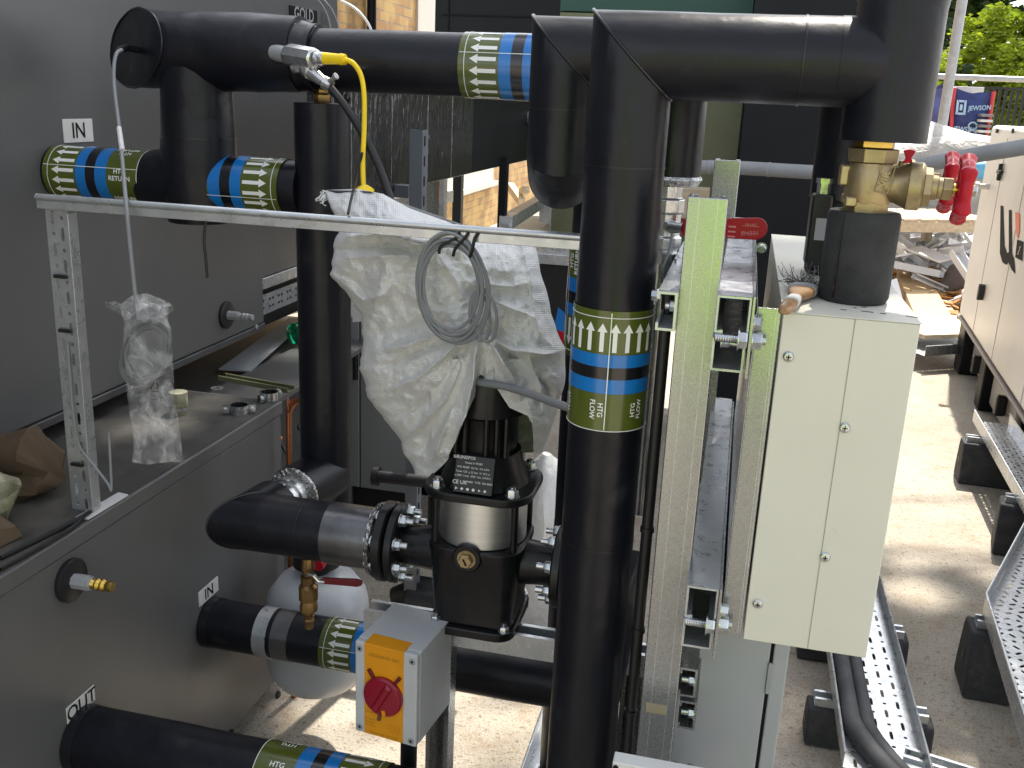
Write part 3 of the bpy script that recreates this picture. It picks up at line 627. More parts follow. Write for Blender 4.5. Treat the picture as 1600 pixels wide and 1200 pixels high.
hexbolt(MB(), (q.x, YP-.0825, q.z), (0, -1, 0), .0125, .010).obj('drain_plug', BRASS, b); MB().box((-.006, -.0012, -.001), (.006, .0012, .001), Matrix.Translation((q.x, YP-.0948, q.z)) @ Matrix.Rotation(1.1, 4, 'Y')).obj('slot', DARKPRINT, b)
for sx, sy in ((-1, -1), (1, -1), (-1, 1), (1, 1)): hexbolt(MB(), (PCX+sx*.059, YP+sy*.068, BZ+.0172), (0, 0, 1), .0085, .008, .006, .0045).obj('foot_bolt', ZINC, pump)
MB().lathe([(0, .0735), (.083, .0735)], (PCX, YP, .766), (0, 0, 1), 64, False).obj('stainless_sleeve', STEEL, pump)
for sx, sy in ((-1, -1), (1, -1), (-1, 1), (1, 1)): MB().cyl((PCX+sx*.066, YP+sy*.058, .765), (PCX+sx*.066, YP+sy*.058, .85), .0065, n=14).obj('tie_bar', CAST, pump)
mb = MB().prism(rrect(.182, .172, .05, 8), (PCX, YP, .849), (1, 0, 0), (0, 1, 0), (0, 0, .015)); mb.obj('top_plate', CAST, pump, bevel=.004)
for sx in (-1, 1): hexbolt(MB(), (PCX+sx*.062, YP-.064, .8645), (0, 0, 1), .010, .011, .004, .005).obj('plate_bolt', ZINC, pump)
for sx in (-1, 1): hexbolt(MB(), (PCX+sx*.062, YP+.064, .8645), (0, 0, 1), .010, .011, .004, .005).obj('plate_bolt', ZINC, pump)
MB().lathe([(0, .074), (.012, .070), (.05, .058), (.055, .058)], (PCX, YP, .865), (0, 0, 1), 48).obj('motor_stool', CAST, pump)
mb = MB().prism([(-.032, 0), (.032, 0), (.032, .058), (-.032, .058)], (PCX, YP-.080, .866), (1, 0, 0), (0, .28, 1), (0, .02, 0)); npl = mb.obj('name_plate', BLACKP, pump, bevel=.001)
mb = MB(); npo = V((PCX, YP-.0812, .866)); na, nb = V((1, 0, 0)), V((0, .28, 1)).normalized()
rnd = random.Random(3)
for i, (s, z, xx) in enumerate([('GRUNDFOS', .057, -.018)]): flat_text(mb, s, .0068, npo+na*xx+nb*z, na, nb, .01)
for i, (s, z) in enumerate((('Model A 99389', .049), ('P/N 98389  50 Hz  3.0 m3/h', .0415), ('Tmax 120  p 25 bar  H 18.2 m', .0345), ('n 2900 1/min  IP55  No. 210413', .028))): flat_text(mb, s, .0046, npo+na*-.002+nb*z, na, nb)
flat_text(mb, 'CE UK', .0085, npo+na*-.022+nb*.017, na, nb, .01); flat_text(mb, '96083  TYPE  DK-8850', .0046, npo+na*.010+nb*.019, na, nb)
for i in range(6): mb.prism([(.0026*math.cos(t), .0026*math.sin(t)) for t in [k*2*math.pi/(3+i % 4) for k in range(3+i % 4)]], npo+na*(-.027+.0095*i)+nb*.007, na, nb, V((0, -.0002, 0)))
mb.obj('lettering', WHITEL, npl)
MB().lathe([(0, .05), (.02, .052), (.062, .052), (.068, .056), (.072, .066), (.13, .067), (.15, .060), (.158, .05)], (PCX, YP, .915), (0, 0, 1), 48).obj('motor', CAST, pump)
for sx in (.25, .55, .85, -.4, -.8): MB().cyl((PCX+.056*math.sin(sx), YP-.056*math.cos(sx), .918), (PCX+.056*math.sin(sx), YP-.056*math.cos(sx), .99), .0055, n=10).obj('motor_rib', CAST, pump)
for sgn, xf in ((-1, -.525), (1, -.222)):
    x0 = xf; dx = sgn
    f = MB().lathe([(0, .030), (0, .066), (.003, .0695), (.014, .0695), (.017, .066), (.019, .034), (.05, .033)], (x0, YP, ZPx), (-dx, 0, 0), 52, False).obj('pump_flange', CAST, pump)
    MB().lathe([(.016, .034), (.085, .040)], (x0, YP, ZPx), (-dx, 0, 0), 36).obj('flange_neck', CAST, f)
    f2 = MB().lathe([(.003, .030), (.003, .066), (.006, .070), (.019, .070), (.022, .064), (.034, .05), (.034, .03)], (x0, YP, ZPx), (dx, 0, 0), 52, False).obj('pipe_flange', CAST, pump)
    MB().lathe([(.0235, .0585), (.026, .0665), (.034, .064), (.036, .056)], (x0, YP, ZPx), (dx, 0, 0), 60, False).obj('foil_edge', FOIL, f2)
    for k in range(8):
        th = 2*math.pi*(k+.5)/8; e = V((0, math.sin(th)*.056, math.cos(th)*.056))
        hexbolt(MB(), V((x0-dx*.017, YP, ZPx))+e, (-dx, 0, 0), .0095, .010, .012, .0055).obj('flange_bolt', ZINC, f)
        hexbolt(MB(), V((x0+dx*.0215, YP, ZPx))+e, (dx, 0, 0), .0095, .008, .006, .0055).obj('flange_nut', ZINC, f2)
for o in pump.children:
    if not o.name.startswith(('pump_flange', 'pipe_flange')): o.matrix_parent_inverse = Matrix.Translation((0, 0, .0255)) @ o.matrix_parent_inverse
MB().tube([V((-.19, YP, ZPx)), V((XF, YP, ZPx)), V((XF, YF+.03, ZPx))], .043, 36, wob=.02).obj('delivery_elbow', RUB, flow)

# ------------------------------------------------------------------ isolator on the stand leg
p0 = at(554, 1000, y=1.30); ang = -.13; IZ0, IZ1 = p0.z-.170, p0.z
iso = thing('isolator_switch', 'pale grey isolator box with an amber face and round dark red knob', 'switch', (p0.x+.055, 1.35, IZ0))
MI = Matrix.Translation(V((p0.x, 1.30, IZ0))) @ Matrix.Rotation(ang, 4, 'Z'); WI, DI, HI = .1125, .135, IZ1-IZ0
body = MB().box((0, .012, 0), (WI, DI, HI), MI).obj('housing', ISO, iso, bevel=.003)
cov = MB().box((.0005, 0, .0005), (WI-.0005, .0115, HI-.0005), MI).obj('cover', ISO, iso, bevel=.003, seg=3)
i3 = MI.to_3x3(); ia, ib, inn = i3 @ V((1, 0, 0)), V((0, 0, 1)), i3 @ V((0, -1, 0)); io = MI @ V((0, 0, 0))
mb = MB().box((.0185, -.0012, .003), (.0885, .002, HI+.0008), MI); mb.box((.0185, -.0010, HI-.0005), (.0885, .030, HI+.0010), MI); yl = mb.obj('amber_face', YEL, iso, bevel=.0006)
kc = io+ia*.0545+ib*.083+inn*.0014
kn = MB().lathe([(0, .0345), (.006, .0345), (.0085, .0325), (.0095, .028), (.0095, .001)], kc, inn, 56).obj('knob', REDK, iso)
mb = MB(); th = 1.08; c_, s_ = math.cos(th), math.sin(th); ka, kb = ia*c_+ib*s_, ib*c_-ia*s_
mb.hexa([kc+ka*x+kb*y+inn*.008 for x, y in ((-.031, -.0085), (.031, -.0085), (.031, .0085), (-.031, .0085))], [kc+ka*x+kb*y+inn*.0145 for x, y in ((-.028, -.0045), (.028, -.0045), (.028, .0045), (-.028, .0045))]); mb.obj('knob_grip', REDK, kn, bevel=.003)
for (a_, len_) in ((R(122), .017), (R(55), .017), (R(-100), .014)):
    e = ia*math.cos(a_)+ib*math.sin(a_); pq = e.cross(inn); q = kc+e*(.034)
    MB().hexa([q+pq*.0028, q-pq*.0028, q+e*len_-pq*.0032, q+e*len_+pq*.0032], [k+inn*.004 for k in (q+pq*.0028, q-pq*.0028, q+e*len_-pq*.0032, q+e*len_+pq*.0032)]).obj('lock_tab', BRONZE if a_ < 0 else MAROON, kn, bevel=.0008)
e = ia*math.cos(R(-80))+ib*math.sin(R(-80)); pq = e.cross(inn); q = kc+e*.021+inn*.0098
MB().hexa([q+pq*.003, q-pq*.003, q+e*.010-pq*.003, q+e*.010+pq*.003], [k+inn*.0008 for k in (q+pq*.003, q-pq*.003, q+e*.010-pq*.003, q+e*.010+pq*.003)]).obj('pointer_mark', YEL, kn)
mb = MB(); to = io+inn*.0016
for s, x, z, sz in (('LEGRAND 20A', .054, .152, .0085), ('CE EAC', .030, .046, .006), ('IEC 60947-3', .031, .032, .0045), ('16A 400V', .029, .0265, .0045), ('AC-23 5.5', .030, .021, .0045), ('A 20  32  40', .073, .030, .0042), ('B 11  15  18', .073, .0245, .0042), ('C 5.5 7.5', .073, .019, .0042), ('ISOLATOR SWITCH', .054, .008, .0058)):
    flat_text(mb, s, sz, to+ia*x+ib*z, ia, ib)
mb.obj('lettering', mat('faint_print', (.3, .15, .01), .5), yl)
for x, z in ((.0095, .011), (.0095, HI-.013), (WI-.0095, .011), (WI-.0095, HI-.013)):
    q = io+ia*x+ib*z+inn*.0002; sc_ = MB().lathe([(.0, .0055), (.0008, .0055), (.0010, .0035), (.0004, .0032), (.0004, .0002)], q, inn, 18).obj('cover_screw', GREYP, iso)
    MB().cyl(q+inn*.0005, q+inn*.0012, .0022, n=6).obj('socket', DARKPRINT, sc_)
q = MI @ V((.075, .05, 0)); MB().lathe([(-.03, .011), (-.028, .016), (-.012, .016), (-.012, .0185), (-.001, .0185)], q, (0, 0, 1), 8, smooth=False).obj('cable_gland', BLACKP, iso)
MB().tube([q+V((0, 0, -.03)), q+V((.0, .0, -.2)), q+V((.0, .0, -.46))], .014, 20).obj('supply_conduit', BLACKP, iso)
MB().box((.02, DI, .02), (.09, DI+.012, HI-.02), MI).obj('back_bracket', GALV, iso)

# ------------------------------------------------------------------ white woven bag over the pump motor
def interp(P, t):
    L = [0]
    for a, b in zip(P, P[1:]): L.append(L[-1]+math.hypot(b[0]-a[0], b[1]-a[1]))
    d = t*L[-1]
    for i in range(len(P)-1):
        if d <= L[i+1] or i == len(P)-2:
            k = (d-L[i])/max(1e-9, L[i+1]-L[i]); k = min(max(k, 0), 1); return (P[i][0]+(P[i+1][0]-P[i][0])*k, P[i][1]+(P[i+1][1]-P[i][1])*k)
def coons(Lc, Rc, Tc, Bc, s, t):
    l, r, a, b = interp(Lc, t), interp(Rc, t), interp(Tc, s), interp(Bc, s); out = []
    for k in (0, 1):
        bl = (1-s)*(1-t)*Lc[0][k]+s*(1-t)*Rc[0][k]+(1-s)*t*Lc[-1][k]+s*t*Rc[-1][k]
        out.append((1-s)*l[k]+s*r[k]+(1-t)*a[k]+t*b[k]-bl)
    return out
def ridged(p, oc=4):
    v = 0; a = 1.; f = 1.
    for _ in range(oc): v += a*(1-abs(noise.noise(p*f))*2); a *= .5; f *= 2.03
    return v/1.9
Lc = [(510, 297), (530, 350), (523, 400), (515, 428), (538, 460), (563, 492), (566, 545), (563, 575), (575, 620), (597, 655), (625, 690), (650, 742)]
Rc = [(838, 387), (848, 430), (860, 490), (884, 545), (880, 600), (872, 645), (848, 706)]
Tc = [(510, 297), (560, 295), (600, 303), (645, 327), (700, 346), (760, 366), (800, 372), (838, 387)]
Bf = [(650, 742), (674, 744), (702, 716), (717, 672), (738, 628), (753, 598), (774, 604), (797, 637), (826, 650), (832, 662), (835, 712), (848, 706)]
Bb = [(650, 742), (700, 730), (760, 710), (810, 708), (848, 706)]
YB = 1.512; NS, NT = 190, 210
FOLDS = [([(540, 372), (600, 366), (660, 380), (700, 372)], .022, 9), ([(530, 392), (590, 386), (680, 398)], -.020, 8), ([(545, 405), (600, 401), (690, 404)], .014, 7),
 ([(750, 515), (742, 560), (738, 600), (726, 650), (708, 700)], .030, 7), ([(735, 525), (722, 570), (705, 625)], -.016, 8), ([(720, 528), (690, 560), (650, 590), (600, 612)], .020, 9), ([(700, 532), (650, 555), (580, 580)], -.018, 9),
 ([(715, 515), (650, 535), (575, 556)], .020, 9), ([(690, 505), (640, 512), (570, 522)], -.014, 9), ([(722, 545), (690, 600), (640, 640), (600, 656)], -.016, 9), ([(725, 560), (700, 620), (660, 665), (628, 690)], .020, 9), ([(715, 610), (690, 660), (655, 715)], -.014, 9), ([(708, 640), (690, 690), (668, 735)], .014, 8),
 ([(765, 525), (800, 545), (850, 556), (884, 548)], .024, 9), ([(770, 540), (800, 580), (815, 625)], .020, 8), ([(775, 532), (815, 565), (850, 600), (868, 640)], -.020, 9), ([(830, 560), (842, 600), (850, 650)], .016, 8),
 ([(815, 378), (826, 420), (832, 480), (850, 540)], .020, 9), ([(770, 470), (800, 485), (840, 500)], .012, 9), ([(760, 440), (800, 450), (835, 440)], .012, 10), ([(530, 440), (570, 470), (600, 460), (620, 440)], .014, 9), ([(520, 425), (555, 440), (580, 470)], -.012, 8), ([(690, 400), (715, 440), (720, 470)], .012, 8), ([(600, 430), (585, 480), (575, 530)], .012, 10), ([(640, 420), (630, 470), (640, 510)], -.010, 10)]
def seg_dist(x, y, P):
    best = (1e9, 0); n_ = len(P)-1
    for q_ in range(n_):
        (x0, y0), (x1, y1) = P[q_], P[q_+1]; dx_, dy_ = x1-x0, y1-y0; tt = min(1, max(0, ((x-x0)*dx_+(y-y0)*dy_)/(dx_*dx_+dy_*dy_))); d_2 = math.hypot(x-x0-tt*dx_, y-y0-tt*dy_)
        if d_2 < best[0]: best = (d_2, (q_+tt)/n_)
    return best
def sm(x): x = min(max(x, 0), 1); return x*x*(3-2*x)
mb = MB(); mb.uv = []
for j in range(NT+1):
    t = j/NT
    for i in range(2*NS):
        front = i <= NS; s = i/NS if front else 2-i/NS
        u, v = coons(Lc, Rc, Tc, Bf if front else Bb, s, t); u += (5*noise.noise(V((v*.035, 1.5, 0)))+3*noise.noise(V((v*.09, 4.5, 0))))*(1-s)**2+(4*noise.noise(V((v*.03, 9.5, 0))))*s*s
        prof = (max(0, 1-(2*s-1)**2))**.42
        dep = .118*prof*(sm(t*5)**.5*.97+.03)*(1-.30*sm((t-.72)/.28)*sm(1-s*1.4))*(1-.10*sm((.5-t)/.5))
        yy = YB-dep if front else YB+dep*.85
        if front:
            r_ = math.hypot(u-757, v-520); ph = math.atan2(v-520, u-757)
            wu = u+5*noise.noise(V((u*.02, v*.02, 2.2))); wv = v+5*noise.noise(V((u*.02, v*.02, 7.7))); f = 0.
            for pts_, h_, w_ in FOLDS:
                dd, tt = seg_dist(wu, wv, pts_)
                if dd < 3*w_: f += 1.5*h_*math.exp(-dd/w_*1.5)*math.sin(math.pi*min(1, .12+tt*.9))**.6
            k = sm((v-500)/70)*sm(r_/60)
            f += k*.006*math.sin(ph*14+2.5*noise.noise(V((u*.012, v*.012, 4))))
            f += .024*(ridged(V((wu*.012, wv*.016, 1.7)), 3)-.6)*sm(t*7)*(1-.5*k)
            f += .016*(ridged(V((wu*.022, wv*.020, 8.)), 3)-.6)+.006*(ridged(V((u*.05, v*.045, 18.)), 2)-.6); f = max(f, -.006) if abs(u-757) < 85 and v > 560 else f
            f += .02*noise.noise(V((u*.009, v*.009, 3.3)))
            f -= .022*math.exp(-((v-517-.05*(u-757))/16)**2)*sm(1-abs(u-757)/80)          # pulled in under the coil
            yy -= f*sm(prof*1.3)
        else: yy += .02*(ridged(V((u*.02, v*.02, 9)), 3)-.6)*prof
        yy = (1.374-(1.374-yy)*.3 if yy < 1.374 else yy) if v > 345 else yy
        p = at(u, v, y=yy); mb.v.append(tuple(p)); mb.uv.append((u/900, v/900))
for j in range(NT):
    for i in range(2*NS):
        a = j*2*NS+i; b = j*2*NS+(i+1) % (2*NS); mb.f.append((a, b, b+2*NS, a+2*NS)); mb.smooth.append(True)
mb.f.append(tuple(reversed(range(2*NS)))); mb.smooth.append(True)
bagt = mb.obj('bag_cover', WOVEN, ang=180)
tag(bagt, 'crumpled white woven plastic bag pulled over the top of the black pump', 'bag')
mb = MB(); rr = random.Random(5)
for i in range(16):
    p = at(508, 306, y=YB); q = [p]
    for k in range(4): q.append(q[-1]+V((rr.uniform(-.007, .002), rr.uniform(-.006, .006), rr.uniform(-.007, .004))))
    mb.tube(smooth_path(q, 4), .0008, 5)
mb.obj('frayed_corner', WOVEN, bagt)

# ------------------------------------------------------------------ cables around the bag
def ell(cu, cv, ru, rv, turns, y, seed, a0=90, tilt=0., n=40, drop=0.):
    rr = random.Random(seed); P = []; N = int(turns*n); du = dv = dr = dy = 0
    for k in range(N+1):
        if k % n == 0: tu, tv, tr, ty = rr.uniform(-8, 8), rr.uniform(-9, 9), rr.uniform(.87, 1.12), rr.uniform(-.006, .006)
        f = .06; du += (tu-du)*f; dv += (tv-dv)*f; dr += (tr-dr)*f if k else tr; dy += (ty-dy)*f
        th = R(a0)+2*math.pi*k/n; x, z = ru*dr*math.cos(th), -rv*dr*math.sin(th)
        vv = cv+dv+z*math.cos(tilt)+x*math.sin(tilt); P.append(at(cu+du+x*math.cos(tilt)-z*math.sin(tilt), vv, y=y+dy+max(0, vv-cv+rv)/(2*rv)*drop))
    return P
coil = thing('cable_coil', 'grey cable coil hanging on the front of the white woven bag', 'cable', at(708, 450, y=1.345))
MB().tube(ell(707, 449, 50, 78, 7, 1.343, 11, tilt=-.12, drop=.012), .0026, 8).obj('coil', CABLEG, coil)
MB().tube(ell(755, 490, 17, 40, 2.4, 1.352, 6, a0=60, tilt=-.1, drop=.004), .0024, 8).obj('small_loops', CABLEG, coil)
for k, (u0, u1, w0) in enumerate(((718, 690, 0), (732, 712, 4), (748, 738, 6))):
    MB().tube(smooth_path([at(u0, 364, y=1.345), at(u0-6, 372, y=1.338), at(u1, 384+w0, y=1.336), at(u1-4, 396+w0, y=1.338)], 5), .0024, 8).obj('tie', BLACKP, coil)
# braided hose across the pump
wire('braided_hose', [at(748, 597, y=1.40), at(790, 604, y=1.385), at(830, 616, y=1.36), at(862, 628, y=1.33), at(905, 642, y=1.30)], .0062, CABLEG, 'grey braided lead running from under the white bag to the flow pipe', 'cable', 12, 8)
yel = thing('pressure_sensor', 'nickel pressure sensor with a yellow plug and lead on the return pipe', 'sensor', at(470, 92, y=1.655))
a, b = at(430, 82, y=1.662), at(458, 88, y=1.63); MB().cyl(a, b, .014, n=24).obj('stub', GREYP, yel)
a, b = at(452, 86, y=1.635), at(493, 92, y=1.60); dd = (b-a).normalized(); MB().lathe([(0, .0185), (.004, .0195), ((b-a).length-.003, .0175), ((b-a).length, .014)], a, dd, 8, smooth=False).obj('sensor_body', CHROME, yel)
a, b = b, at(506, 92, y=1.60); MB().lathe([(0, .012), (.004, .012), (.005, .010), (.009, .0115), ((b-a).length, .011)], a, b-a, 20).obj('thread', CHROME, yel)
a, b = at(504, 91, y=1.60), at(540, 93, y=1.60); MB().lathe([(0, .0092), (.004, .0098), (.030, .0085), (.033, .0095), ((b-a).length, .0085)], a, b-a, 22).obj('yellow_plug', YELC, yel)
MB().tube(smooth_path([at(538, 93, y=1.60), at(552, 99, y=1.60), at(564, 118, y=1.598), at(569, 150, y=1.59), at(569, 200, y=1.58), at(567, 250, y=1.565), at(568, 296, y=1.545)], 8), .0042, 12).obj('yellow_lead', YELC, yel)
q = at(570, 297, y=1.53); MB().lathe([(0, .015), (.007, .0155), (.010, .012), (.014, .0055)], q-V((0, 0, .006)), (.1, -.2, 1), 24).obj('yellow_collar', YELC, yel)
bl = thing('hose_fitting', 'nickel elbow fitting with a thick black lead dropping to the white bag', 'hose', at(490, 115, y=1.62))
a = at(458, 100, y=1.645); MB().lathe([(0, .009), (.012, .0125), (.016, .0125), (.02, .009)], a, at(480, 112, y=1.61)-a, 18).obj('union', CHROME, bl)
a, b = at(474, 104, y=1.615), at(506, 128, y=1.60); L_ = (b-a).length; MB().lathe([(0, .010), (.004, .013), (L_*.35, .0135), (L_*.36, .011), (L_*.5, .012), (L_*.8, .010), (L_, .0085)], a, b-a, 12, smooth=False).obj('coupler', CHROME, bl)
a, b = b, at(518, 134, y=1.60); MB().lathe([(0, .011), ((b-a).length, .011)], a, b-a, 20).obj('clip_band', CHROME, bl); MB().lathe([(0, .0035), (.014, .0035), (.014, .006), (.018, .006)], at(514, 127, y=1.59), (.8, -.2, .5), 10).obj('clip_screw', CHROME, bl)
MB().tube(smooth_path([at(512, 132, y=1.60), at(538, 164, y=1.598), at(566, 208, y=1.59), at(592, 260, y=1.575), at(612, 318, y=1.55), at(620, 345, y=1.54)], 8), [.0068]*41, 14).obj('black_lead', BLACKP, bl)
wire('thin_wire', [at(566, 238, y=1.56), at(558, 275, y=1.55), at(549, 310, y=1.46), at(544, 334, y=1.342)], .0022, BLACKP, 'thin black wire tied from the black lead down to the rail', 'wire')
# sensor cable over the rail and the polythene bag
capq = at(205, 77, y=YR-.02)
sen = thing('sensor_cable', 'grey sensor lead drooping from the capped tee over the rail into a clear bag', 'cable', capq)
MB().tube([capq+V((.008, .02, -.001)), capq+V((-.001, -.012, .002)), at(187, 78, y=YR-.10)], .0062, 14).obj('boot', BLACKP, sen)
MB().tube(smooth_path([at(190, 78, y=YR-.115), at(182, 84, y=1.585), at(178, 105, y=1.57), at(179, 140, y=1.55), at(187, 205, y=1.47), at(192, 260, y=1.40), at(197, 318, y=1.333), at(203, 380, y=1.325), at(211, 458, y=1.322), at(216, 500, y=1.322)], 8), .0032, 12).obj('lead', CABLEG, sen)
a, b = at(186, 200, y=1.472), at(191, 235, y=1.43); MB().cyl(a, b, .0042, n=12).obj('sleeve_tag', LABEL, sen)
pb = thing('plastic_bag', 'clear polythene bag holding coiled grey lead, hanging in front of the shelf edge', 'bag', at(240, 600, y=1.325))
La = [(186, 478), (193, 505), (192, 540), (196, 600), (203, 650), (209, 690), (206, 722)]; Ra = [(266, 474), (262, 500), (268, 515), (270, 560), (273, 620), (281, 670), (287, 722)]
Ta = [(186, 478), (205, 462), (228, 458), (250, 466), (266, 474)]; Ba = [(206, 722), (230, 726), (262, 722), (287, 722)]
mb = MB(); N1, N2 = 46, 90
for j in range(N2+1):
    t = j/N2
    for i in range(2*N1):
        fr_ = i <= N1; s = i/N1 if fr_ else 2-i/N1; u, v = coons(La, Ra, Ta, Ba, s, t)
        wd = (max(0, 1-(2*s-1)**2))**.5*(.026*(sm(t*6)*.75+.25)*(1-.75*sm((t-.4)/.6)))
        wd += .007*(ridged(V((u*.045, v*.03, 5 if fr_ else 2)), 4)-.55)*(max(0, 1-(2*s-1)**2))**.3*(1+1.2*sm(1-t*6))
        p = at(u, v, y=1.326+(-wd if fr_ else wd)); mb.v.append(tuple(p))
for j in range(N2):
    for i in range(2*N1):
        a = j*2*N1+i; b = j*2*N1+(i+1) % (2*N1); mb.f.append((a, b, b+2*N1, a+2*N1)); mb.smooth.append(True)
mb.obj('bag_film', POLY, pb, ang=180)
mb = MB(); NN = 24
for j in range(13):
    for i in range(NN+1):
        s = i/NN; u = 165+(270-165)*s; v = 470+6*s+22*math.sin(s*3.)*(j/12)+8*(j/12); p = at(u, v-4*noise.noise(V((s*6, j*.5, 1))), y=1.305+.03*ridged(V((s*4, j*.35, 3)))-.016*math.sin(j/12*3.1)); mb.v.append(tuple(p))
for j in range(12):
    for i in range(NN): a = j*(NN+1)+i; mb.f.append((a, a+1, a+NN+2, a+NN+1)); mb.smooth.append(True)
mb.obj('gathered_neck', POLY, pb, ang=180)
MB().tube(ell(229, 552, 31, 44, 6.5, 1.326, 21, tilt=.5), .0026, 8).obj('coiled_lead', mat('dark_grey_cable', (.11, .115, .12), .45), pb)
mb = MB(); c = at(243, 606, y=1.312); pa, pz = V((1, 0, 0)), V((0, 0, 1))
for k in range(3):
    th = R(90+120*k); th2 = R(90+120*(k+1)); p, q = c+pa*(.012*math.cos(th))+pz*(.012*math.sin(th)), c+pa*(.012*math.cos(th2))+pz*(.012*math.sin(th2)); mb.tube([p.lerp(q, .14), p.lerp(q, .8)], .0011, 5)
flat_text(mb, '04', .009, c-pz*.001, pa, pz); flat_text(mb, 'LDPE', .0105, c-pz*.017, pa, pz); mb.obj('recycling_print', DARKPRINT, pb)
wire('black_tail', [at(322, 343, y=1.66), at(319, 375, y=1.655), at(322, 405, y=1.652), at(324, 434, y=1.65)], .003, BLACKP, 'short black cable end hanging below the riser', 'cable')
# ------------------------------------------------------------------ right hand strut frame
S1Y = 1.02
sf = thing('strut_rack', 'galvanised strut frame of front and rear posts with bolted cross channels by the cream box', 'steel frame', (-.033, 1.3, 0))
z1 = at(1108, 309, y=S1Y).z; x1 = -.0335
MB().channel((x1, S1Y, 0), (x1, S1Y, z1), (0, 1, 0), .0405).obj('front_post', GALV, sf, bevel=.0012)
mb = MB()
for dx in (-.0085, .0105): mb.box((x1+dx-.0004, S1Y-.0004, .02), (x1+dx+.0004, S1Y+.0002, z1-.001))
mb.obj('rolled_line', GALVB, sf)
q = at(1045, 1110, y=S1Y); MB().box((x1-.014, S1Y-.0005, q.z-.007), (x1+.010, S1Y+.0001, q.z+.006)).obj('yellow_mark', STAINY, sf)
z2 = at(1130, 250, y=1.64).z; x2 = at(1132, 300, y=1.64).x
MB().channel((x2, 1.64, 0), (x2, 1.64, z2), (0, 1, 0)).obj('rear_post', GALV, sf, bevel=.0012)
zc = at(1045, 487, y=1.0).z
MB().channel((-.0535, 1.0, zc), (-.0535, 1.70, zc), (-1, 0, 0), .041, .0205).obj('side_channel', GALVB, sf)
hexbolt(MB(), (-.0555, 1.012, zc+.004), (-1, 0, 0), .006, .005, .004).obj('bolt', ZINC, sf)
hexbolt(MB(), (-.0745, 1.02, zc+.012), (-1, 0, 0), .006, .006, .0).obj('bolt', ZINC, sf)
def cross(zm, y0=.985):
    MB().channel((.0035, y0, zm+.041), (.0035, y0+.74, zm+.041), (0, 0, -1), .0345, .0385).obj('cross_channel', GALVB, sf, bevel=.0006)
    MB().channel((.0025, y0+.01, zm-.040), (.0025, y0+.70, zm-.040), (0, 0, 1), .0335, .0365, lip=.001).obj('cross_channel', GALVB, sf, bevel=.0006)
    MB().box((.0212, y0-.004, zm-.042), (.0240, y0+.72, zm+.0425)).obj('joint_plate', GALV, sf, bevel=.0005)
    mb = MB().lathe([(.0012*k, .0042+.0005*(k % 2)) for k in range(22)], (-.0125, y0-.002, zm-.002), (1, 0, 0), 14); hexbolt(mb, (.0105, y0-.002, zm-.002), (1, 0, 0), .0095, .008); mb.obj('stud_bolt', ZINC, sf)
    mb = MB(); hexbolt(mb, (.0242, y0+.008, zm-.004), (1, 0, 0), .0095, .009, .004, .004); hexbolt(mb, (.0242, y0+.006, zm+.014), (1, 0, 0), .007, .007); mb.obj('end_bolt', ZINC, sf)
    mb = MB(); hexbolt(mb, (-.006, y0+.02, zm-.012), (1, 0, 0), .005, .008, .008, .003); mb.obj('small_bolt', ZINC, sf)
cross(at(1140, 525, y=.985).z); cross(at(1095, 970, y=.985).z)
for (u0, v0) in ((1075, 1067), (1074, 1118)):
    q = at(u0, v0, y=1.03); MB().channel((q.x+.010, 1.03, q.z), (q.x+.010, 1.6, q.z), (-1, 0, 0), .038, .0205).obj('side_channel', GALV, sf); hexbolt(MB(), (q.x+.008, 1.037, q.z), (-1, 0, 0), .0065, .006, .008).obj('bolt', ZINC, sf)
MB().channel((at(1070, 1170, y=1.06).x, 1.06, 0), (at(1070, 1170, y=1.06).x, 1.06, .70), (0, 1, 0), .026, .02).obj('lower_post', GALV, sf)
# channel section beside the cream box
mb = MB(); yb = 1.004
mb.box((.0275, yb, .932), (.0505, yb+.0025, 1.306)); mb.box((.0262, yb, .934), (.0274, 1.62, 1.306)); mb.obj('side_panel', GALV, sf, bevel=.0006)
mb = MB()
for dx in (.0455, .0482): mb.box((dx, yb-.0006, .936), (dx+.0009, yb-.0001, 1.304))
mb.obj('folded_line', GALVB, sf)
MB().box((.0285, 1.05, 1.16), (.0500, 1.60, 1.165)).obj('inner_web', OLIVEC, sf)
hexbolt(MB(), at(1190, 387, y=1.4), (0, -1, 0), .006, .006, .008).obj('wing_bolt', ZINC, sf)
# conduits and ties between flow pipe and post
for (u0, v0, u1, v1, r_, nm, lb, y_) in ((1019, 700, 990, 1100, .0068, 'black_conduit', 'black vertical conduit squeezed between the flow pipe and the strut post', 1.075), (1033, 520, 1012, 900, .0048, 'steel_rod', 'thin grey vertical rod behind the black conduit', 1.12)):
    a = at(u0, v0, y=y_); b = at(u1, v1, y=y_); x_ = (a.x+b.x)/2
    t = thing(nm, lb, 'pipe', (x_, y_, 0)); MB().cyl((x_, y_, .0), (x_, y_, 1.30), r_, n=16).obj('tube', BLACKP if nm[0] == 'b' else POLE, t)
    if nm[0] == 'b':
        for v in (826, 985, 1115): z = at(1005, v, y=y_).z; MB().lathe([(-.003, r_), (-.003, r_+.0016), (.003, r_+.0016), (.003, r_)], (x_, y_, z), (0, 0, 1), 20, False).obj('cable_tie', BLACKP, t)
# loop of wire under the torn pipe end
wire('bent_wire', [at(1050, 365, y=1.2), at(1046, 390, y=1.19), at(1034, 425, y=1.18), at(1036, 445, y=1.18), at(1048, 440, y=1.19), at(1056, 405, y=1.2)], .0016, CABLEG, 'thin grey wire loop beside the flow pipe under the red lever', 'wire')

